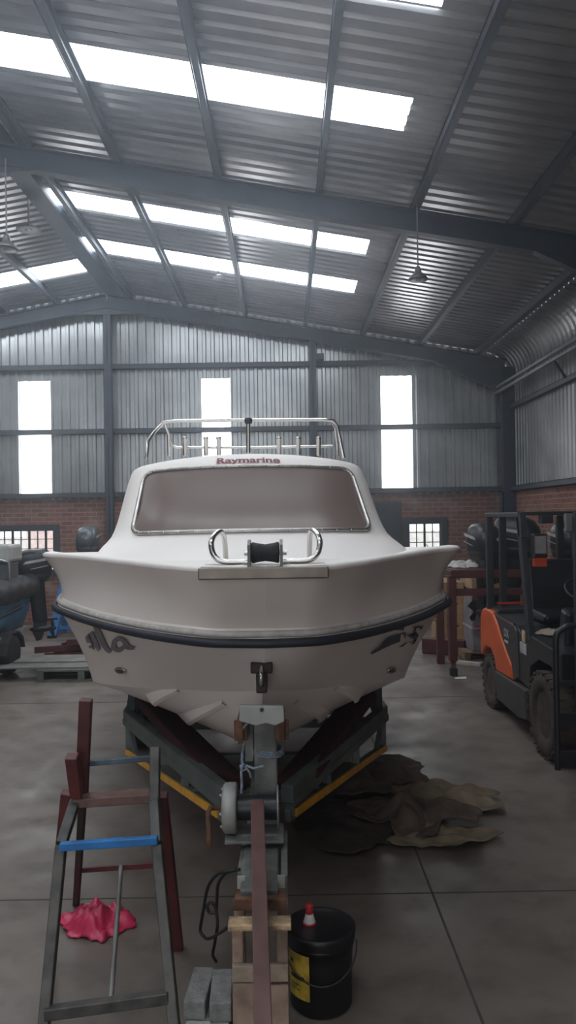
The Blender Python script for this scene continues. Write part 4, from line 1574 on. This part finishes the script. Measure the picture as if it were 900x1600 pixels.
# ------------------------------------------------------------------ left side of the hall
# blue boat, seen only by its near flank
lb_ = thing("blue_boat", (-4.6, 10.2, .4), "blue-hulled boat with black tube on a trailer at the left edge", "boat")
M_lblue = mat("faded_blue_hull", (.10, .26, .42), .5, 0, .3, 2.5, col2=(.05, .15, .28))
def lsec(y):
    f = max(0, (9.2 - y) / 2.6)
    w = .88 * (1 - f ** 2.0 * .98)
    return w
ys = [6.62, 6.7, 6.9, 7.3, 7.8, 8.4, 9.2, 10.0, 10.8, 11.4]
CXL = -4.68
lh = MB()
for s in (-1, 1):
    rows = []
    for y in ys:
        w = lsec(y)
        up = .2 * max(0, (9.2 - y) / 2.6) ** 1.5
        rows.append([(CXL, y, .40 + up * 1.6), (CXL + s * w * .86, y, .52 + up), (CXL + s * w * .97, y, .78 + up * .7), (CXL + s * w, y, 1.0 + up * .5)])
    lh.grid(rows, True, s > 0)
w = lsec(11.4)
lh.add([(CXL - w, 11.4, 1.0), (CXL - w * .86, 11.4, .52), (CXL, 11.4, .40), (CXL + w * .86, 11.4, .52), (CXL + w, 11.4, 1.0)], [(0, 1, 2, 3, 4)])
lh.grid([[(CXL - lsec(y), y, 1.0 + .1 * max(0, (9.2 - y) / 2.6) ** 1.5), (CXL + lsec(y), y, 1.0 + .1 * max(0, (9.2 - y) / 2.6) ** 1.5)] for y in ys], True)
lh.build("hull", M_lblue, lb_)
path = []
rad = []
for i in range(46):
    y = 11.5 - i * .11
    if y < 6.75:
        break
    path.append((CXL + lsec(y) * .98 + .0, y, 1.13 + .02 * math.sin(i * 1.7)))
    rad.append(.17 + .022 * noise.noise(Vector((i * .5, 3, 1))) - (.06 if i == 0 else 0))
M_tube = mat("black_crumpled_vinyl", (.028, .028, .030), .5, 0, .25, 5, bump=.6, bscale=9)
MB().tube(path, rad, 16).build("side_tube", M_tube, lb_)
MB().tube([(2 * CXL - p[0], p[1], p[2]) for p in path], rad, 16).build("side_tube", M_tube, lb_)
MB().bar((CXL + .80, 11.45, .50), (CXL + .82, 9.2, .50), .06, .05).build("chine_strip", mat("dirty_pale_strip", (.30, .29, .26), .7), lb_)
MB().box((CXL + .2, 10.55, 1.0), (CXL + .86, 11.0, 1.52)).build("console", mat("dark_grey_console", (.10, .10, .105), .5), lb_, bevel=.03)
MB().box((CXL + .1, 10.5, 1.52), (CXL + .90, 11.05, 1.76)).build("console_top", mat("off_white_console", (.45, .44, .42), .5), lb_, bevel=.04)
MB().tube([(CXL - .1, 10.45, 1.56), (CXL + .82, 10.45, 1.56), (CXL + .9, 10.48, 1.52), (CXL + .9, 10.5, 1.2)], .018, 8).build("console_rail", M_chrome, lb_)
MB().tube([(CXL + .62, 10.3, 1.5)] and [(CXL + .80, 9.2, .98), (CXL + .84, 10.2, .80), (CXL + .88, 11.0, .86)], .03, 8).build("tube_strap", M_tube, lb_)
mo = make_outboard("outboard_motor", (CXL + .78, 11.5, 1.06), "black outboard motor with white lettering on the blue boat's stern", R(-70), 1.0)
tl = thing("small_boat_trailer", (CXL, 10.2, 0), "low dark trailer with a dusty tyre under the blue boat", "trailer")
for s in (-1, 1):
    wx = CXL + s * .84
    wh = MB().lathe((wx - .1, 10.55, .27), [(.15, 0), (.24, 0), (.268, .04), (.27, .07), (.27, .13), (.268, .16), (.24, .2), (.15, .2)], 30, "x").build("wheel", M_rubber, tl)
    MB().lathe((wx, 10.55, .27), [(.15, -.07), (.05, -.02), (.05, .04), (.15, .07)], 20, "x").build("rim", M_galv, wh)
    MB().prism([(10.18, .30), (10.24, .46), (10.42, .57), (10.68, .57), (10.86, .46), (10.92, .30), (10.9, .30), (10.84, .44), (10.66, .55), (10.44, .55), (10.26, .44), (10.2, .30)], wx - .12, wx + .12).build("mudguard", mat("dark_grey_mudguard", (.035, .034, .032), .6, 0, .2), tl)
    MB().bar((CXL + s * .5, 7.0, .36), (CXL + s * .5, 11.3, .36), .07, .08).build("chassis_rail", M_trail, tl)
MB().bar((CXL - .84, 10.55, .27), (CXL + .84, 10.55, .27), .05, .05).build("axle", M_trail, tl)
for y in (8.0, 9.5, 11.0):
    MB().bar((CXL - .5, y, .36), (CXL + .5, y, .36), .05, .06).build("cross_member", M_trail, tl)
MB().bar((CXL, 7.0, .36), (CXL, 5.9, .36), .07, .08).build("drawbar", M_trail, tl)
MB().bar((CXL, 6.0, .36), (CXL, 6.0, .0), .05, .05).build("prop_stand", M_trail, tl)

# pallet with flat sheets and red steel offcuts
pl2 = thing("wooden_pallet", (-2.75, 10.2, 0), "grey-green weathered pallet on the floor left of the white boat", "pallet")
M_pg = mat("grey_green_pallet", (.10, .105, .09), .85, 0, .25, 8, bump=.3)
pallet_parts(pl2, -3.25, -2.1, 9.95, 10.75, M_pg, .15)
M_sh = mat("grey_weathered_board", (.20, .19, .175), .8, 0, .25, 4)
for k, (a, b, z, lab) in enumerate((((-4.0, 10.05), (-2.0, 10.4), .151, "long grey board, lower one, lying across the grey-green pallet"), ((-3.7, 10.35), (-1.9, 10.85), .172, "long grey board, upper one, lying across the grey-green pallet"))):
    o = MB().box((a[0], a[1], z), (b[0], b[1], z + .02)).build("flat_board", M_sh, bevel=.002)
    tag(o, lab, "board", "grey boards on the pallet")
random.seed(4)
offc = [((-3.62, 11.45), (-2.5, 11.6), .06, .10, "longest red steel offcut at the bottom of the pile"),
        ((-3.55, 11.75), (-2.4, 11.7), .06, .12, "red steel offcut at the back of the pile, on the floor"),
        ((-3.75, 11.4), (-2.85, 11.75), .165, .09, "red steel offcut with its end sticking out to the left of the pile"),
        ((-3.45, 11.85), (-2.6, 11.55), .165, .09, "red steel offcut crossing the second layer of the pile"),
        ((-3.3, 11.5), (-2.45, 11.8), .255, .08, "topmost red steel offcut, lying across the pile")]
for a, b, z, t, lab in offc:
    mb = MB()
    p, q = Vector((a[0], a[1], z)), Vector((b[0], b[1], z + .0))
    mb.bar(p, q, .09, .008)
    for s in (-1, 1):
        dd = (q - p).normalized().cross(Vector((0, 0, 1))) * (s * .042)
        mb.bar(p + dd + Vector((0, 0, 0)), q + dd, .008, t * .9)
    o = mb.build("steel_offcut", M_redox)
    tag(o, lab, "steel offcut", "red steel offcuts piled left of the boat")
o = MB().prism([(-3.6, .0), (-3.45, .0), (-3.47, .09), (-3.58, .10)], 12.2, 12.3, "y").build("paint_tin", mat("white_tin", (.75, .74, .72), .5))
o.location = (0.0, .0, 0)
bpy.data.objects.remove(o)

# ------------------------------------------------------------------ hanging lamps
M_lampw = mat("grey_lamp_metal", (.20, .205, .21), .45, .5, .15)


def make_lamp(loc, ln, label):
    L = thing("pendant_lamp", (0, 0, 0), label, "lamp", "pendant lamps under the roof")
    MB().cyl((0, 0, 0), (0, 0, ln), .008, 8).build("lamp_cord", mat("pale_cord", (.22, .21, .20), .7), L, local=True)
    sh = MB().lathe((0, 0, -.14), [(.05, .002), (.112, 0), (.115, .008), (.085, .05), (.045, .075), (.035, .12), (.025, .15), (.01, .152)], 24).build("lamp_shade", M_lampw, L, local=True)
    MB().ball((0, 0, -.125), .042, .042, .03, 14, 8).build("bulb", mat("unlit_bulb_glass", (.45, .45, .44), .2), L, local=True)
    L.location = loc
    return L


lamp1 = make_lamp((1.55, 8.72, 4.90), .80, "dark pendant lamp hanging on a long cord below the near rafter, right")
for loc, lab, sc in (((-3.12, 8.72, 5.33), "pendant lamp on a pale cord at the picture's left edge", (1.15, 1.15, 1.1)),
                     ((-1.0, 12.2, 5.95), "small pendant lamp hanging close beneath the far skylight strip", (1, 1, .3)),
                     ((-3.55, 10.8, 6.25), "pale round lamp close under the left roof slope near the ridge", (1.5, 1.5, .5))):
    o = dup(lamp1, loc, lab)
    o.scale = sc

# ------------------------------------------------------------------ sky, camera, view
w = bpy.data.worlds.new("overcast_sky")
scene.world = w
w.use_nodes = True
w.node_tree.nodes["Background"].inputs[0].default_value = (.94, .97, 1.0, 1)
w.node_tree.nodes["Background"].inputs[1].default_value = 2.2

HAZE = 0.0115  # thin volume added to imitate lens glare around the skylights
if HAZE:
    hz = MB().box((XL - .4, YF - .4, -.05), (XR + .5, YB + .4, RZ + .3)).build("haze", None)
    hmat = bpy.data.materials.new("glare_haze")
    hmat.use_nodes = True
    hmat.node_tree.nodes.clear()
    vo = hmat.node_tree.nodes.new("ShaderNodeVolumeScatter")
    vo.inputs["Density"].default_value = HAZE
    vo.inputs["Anisotropy"].default_value = .82
    vo.inputs["Color"].default_value = (.84, .91, 1, 1)
    ou = hmat.node_tree.nodes.new("ShaderNodeOutputMaterial")
    hmat.node_tree.links.new(vo.outputs[0], ou.inputs["Volume"])
    hz.data.materials.clear()
    hz.data.materials.append(hmat)
    tag(hz, "faint added haze imitating lens glare below the skylights across the hall", "haze", kind="stuff")

cam = bpy.data.cameras.new("camera")
co = bpy.data.objects.new("camera", cam)
COL.objects.link(co)
cam.sensor_fit = "VERTICAL"
cam.sensor_height = 36
cam.lens = 36 * F / 1600
cam.clip_start = .05
cam.clip_end = 200
co.location = (0, 0, H)
rot = Matrix.Rotation(-4 / F, 3, "Z") @ Matrix.Rotation(PI / 2 + 6 / F, 3, "X") @ Matrix.Rotation(-ROLL, 3, "Z")
co.rotation_euler = rot.to_euler()
scene.camera = co

scene.view_settings.view_transform = "Standard"
scene.view_settings.look = "None"
scene.view_settings.gamma = 1.0
scene.view_settings.use_curve_mapping = False
scene.view_settings.exposure = 0.14
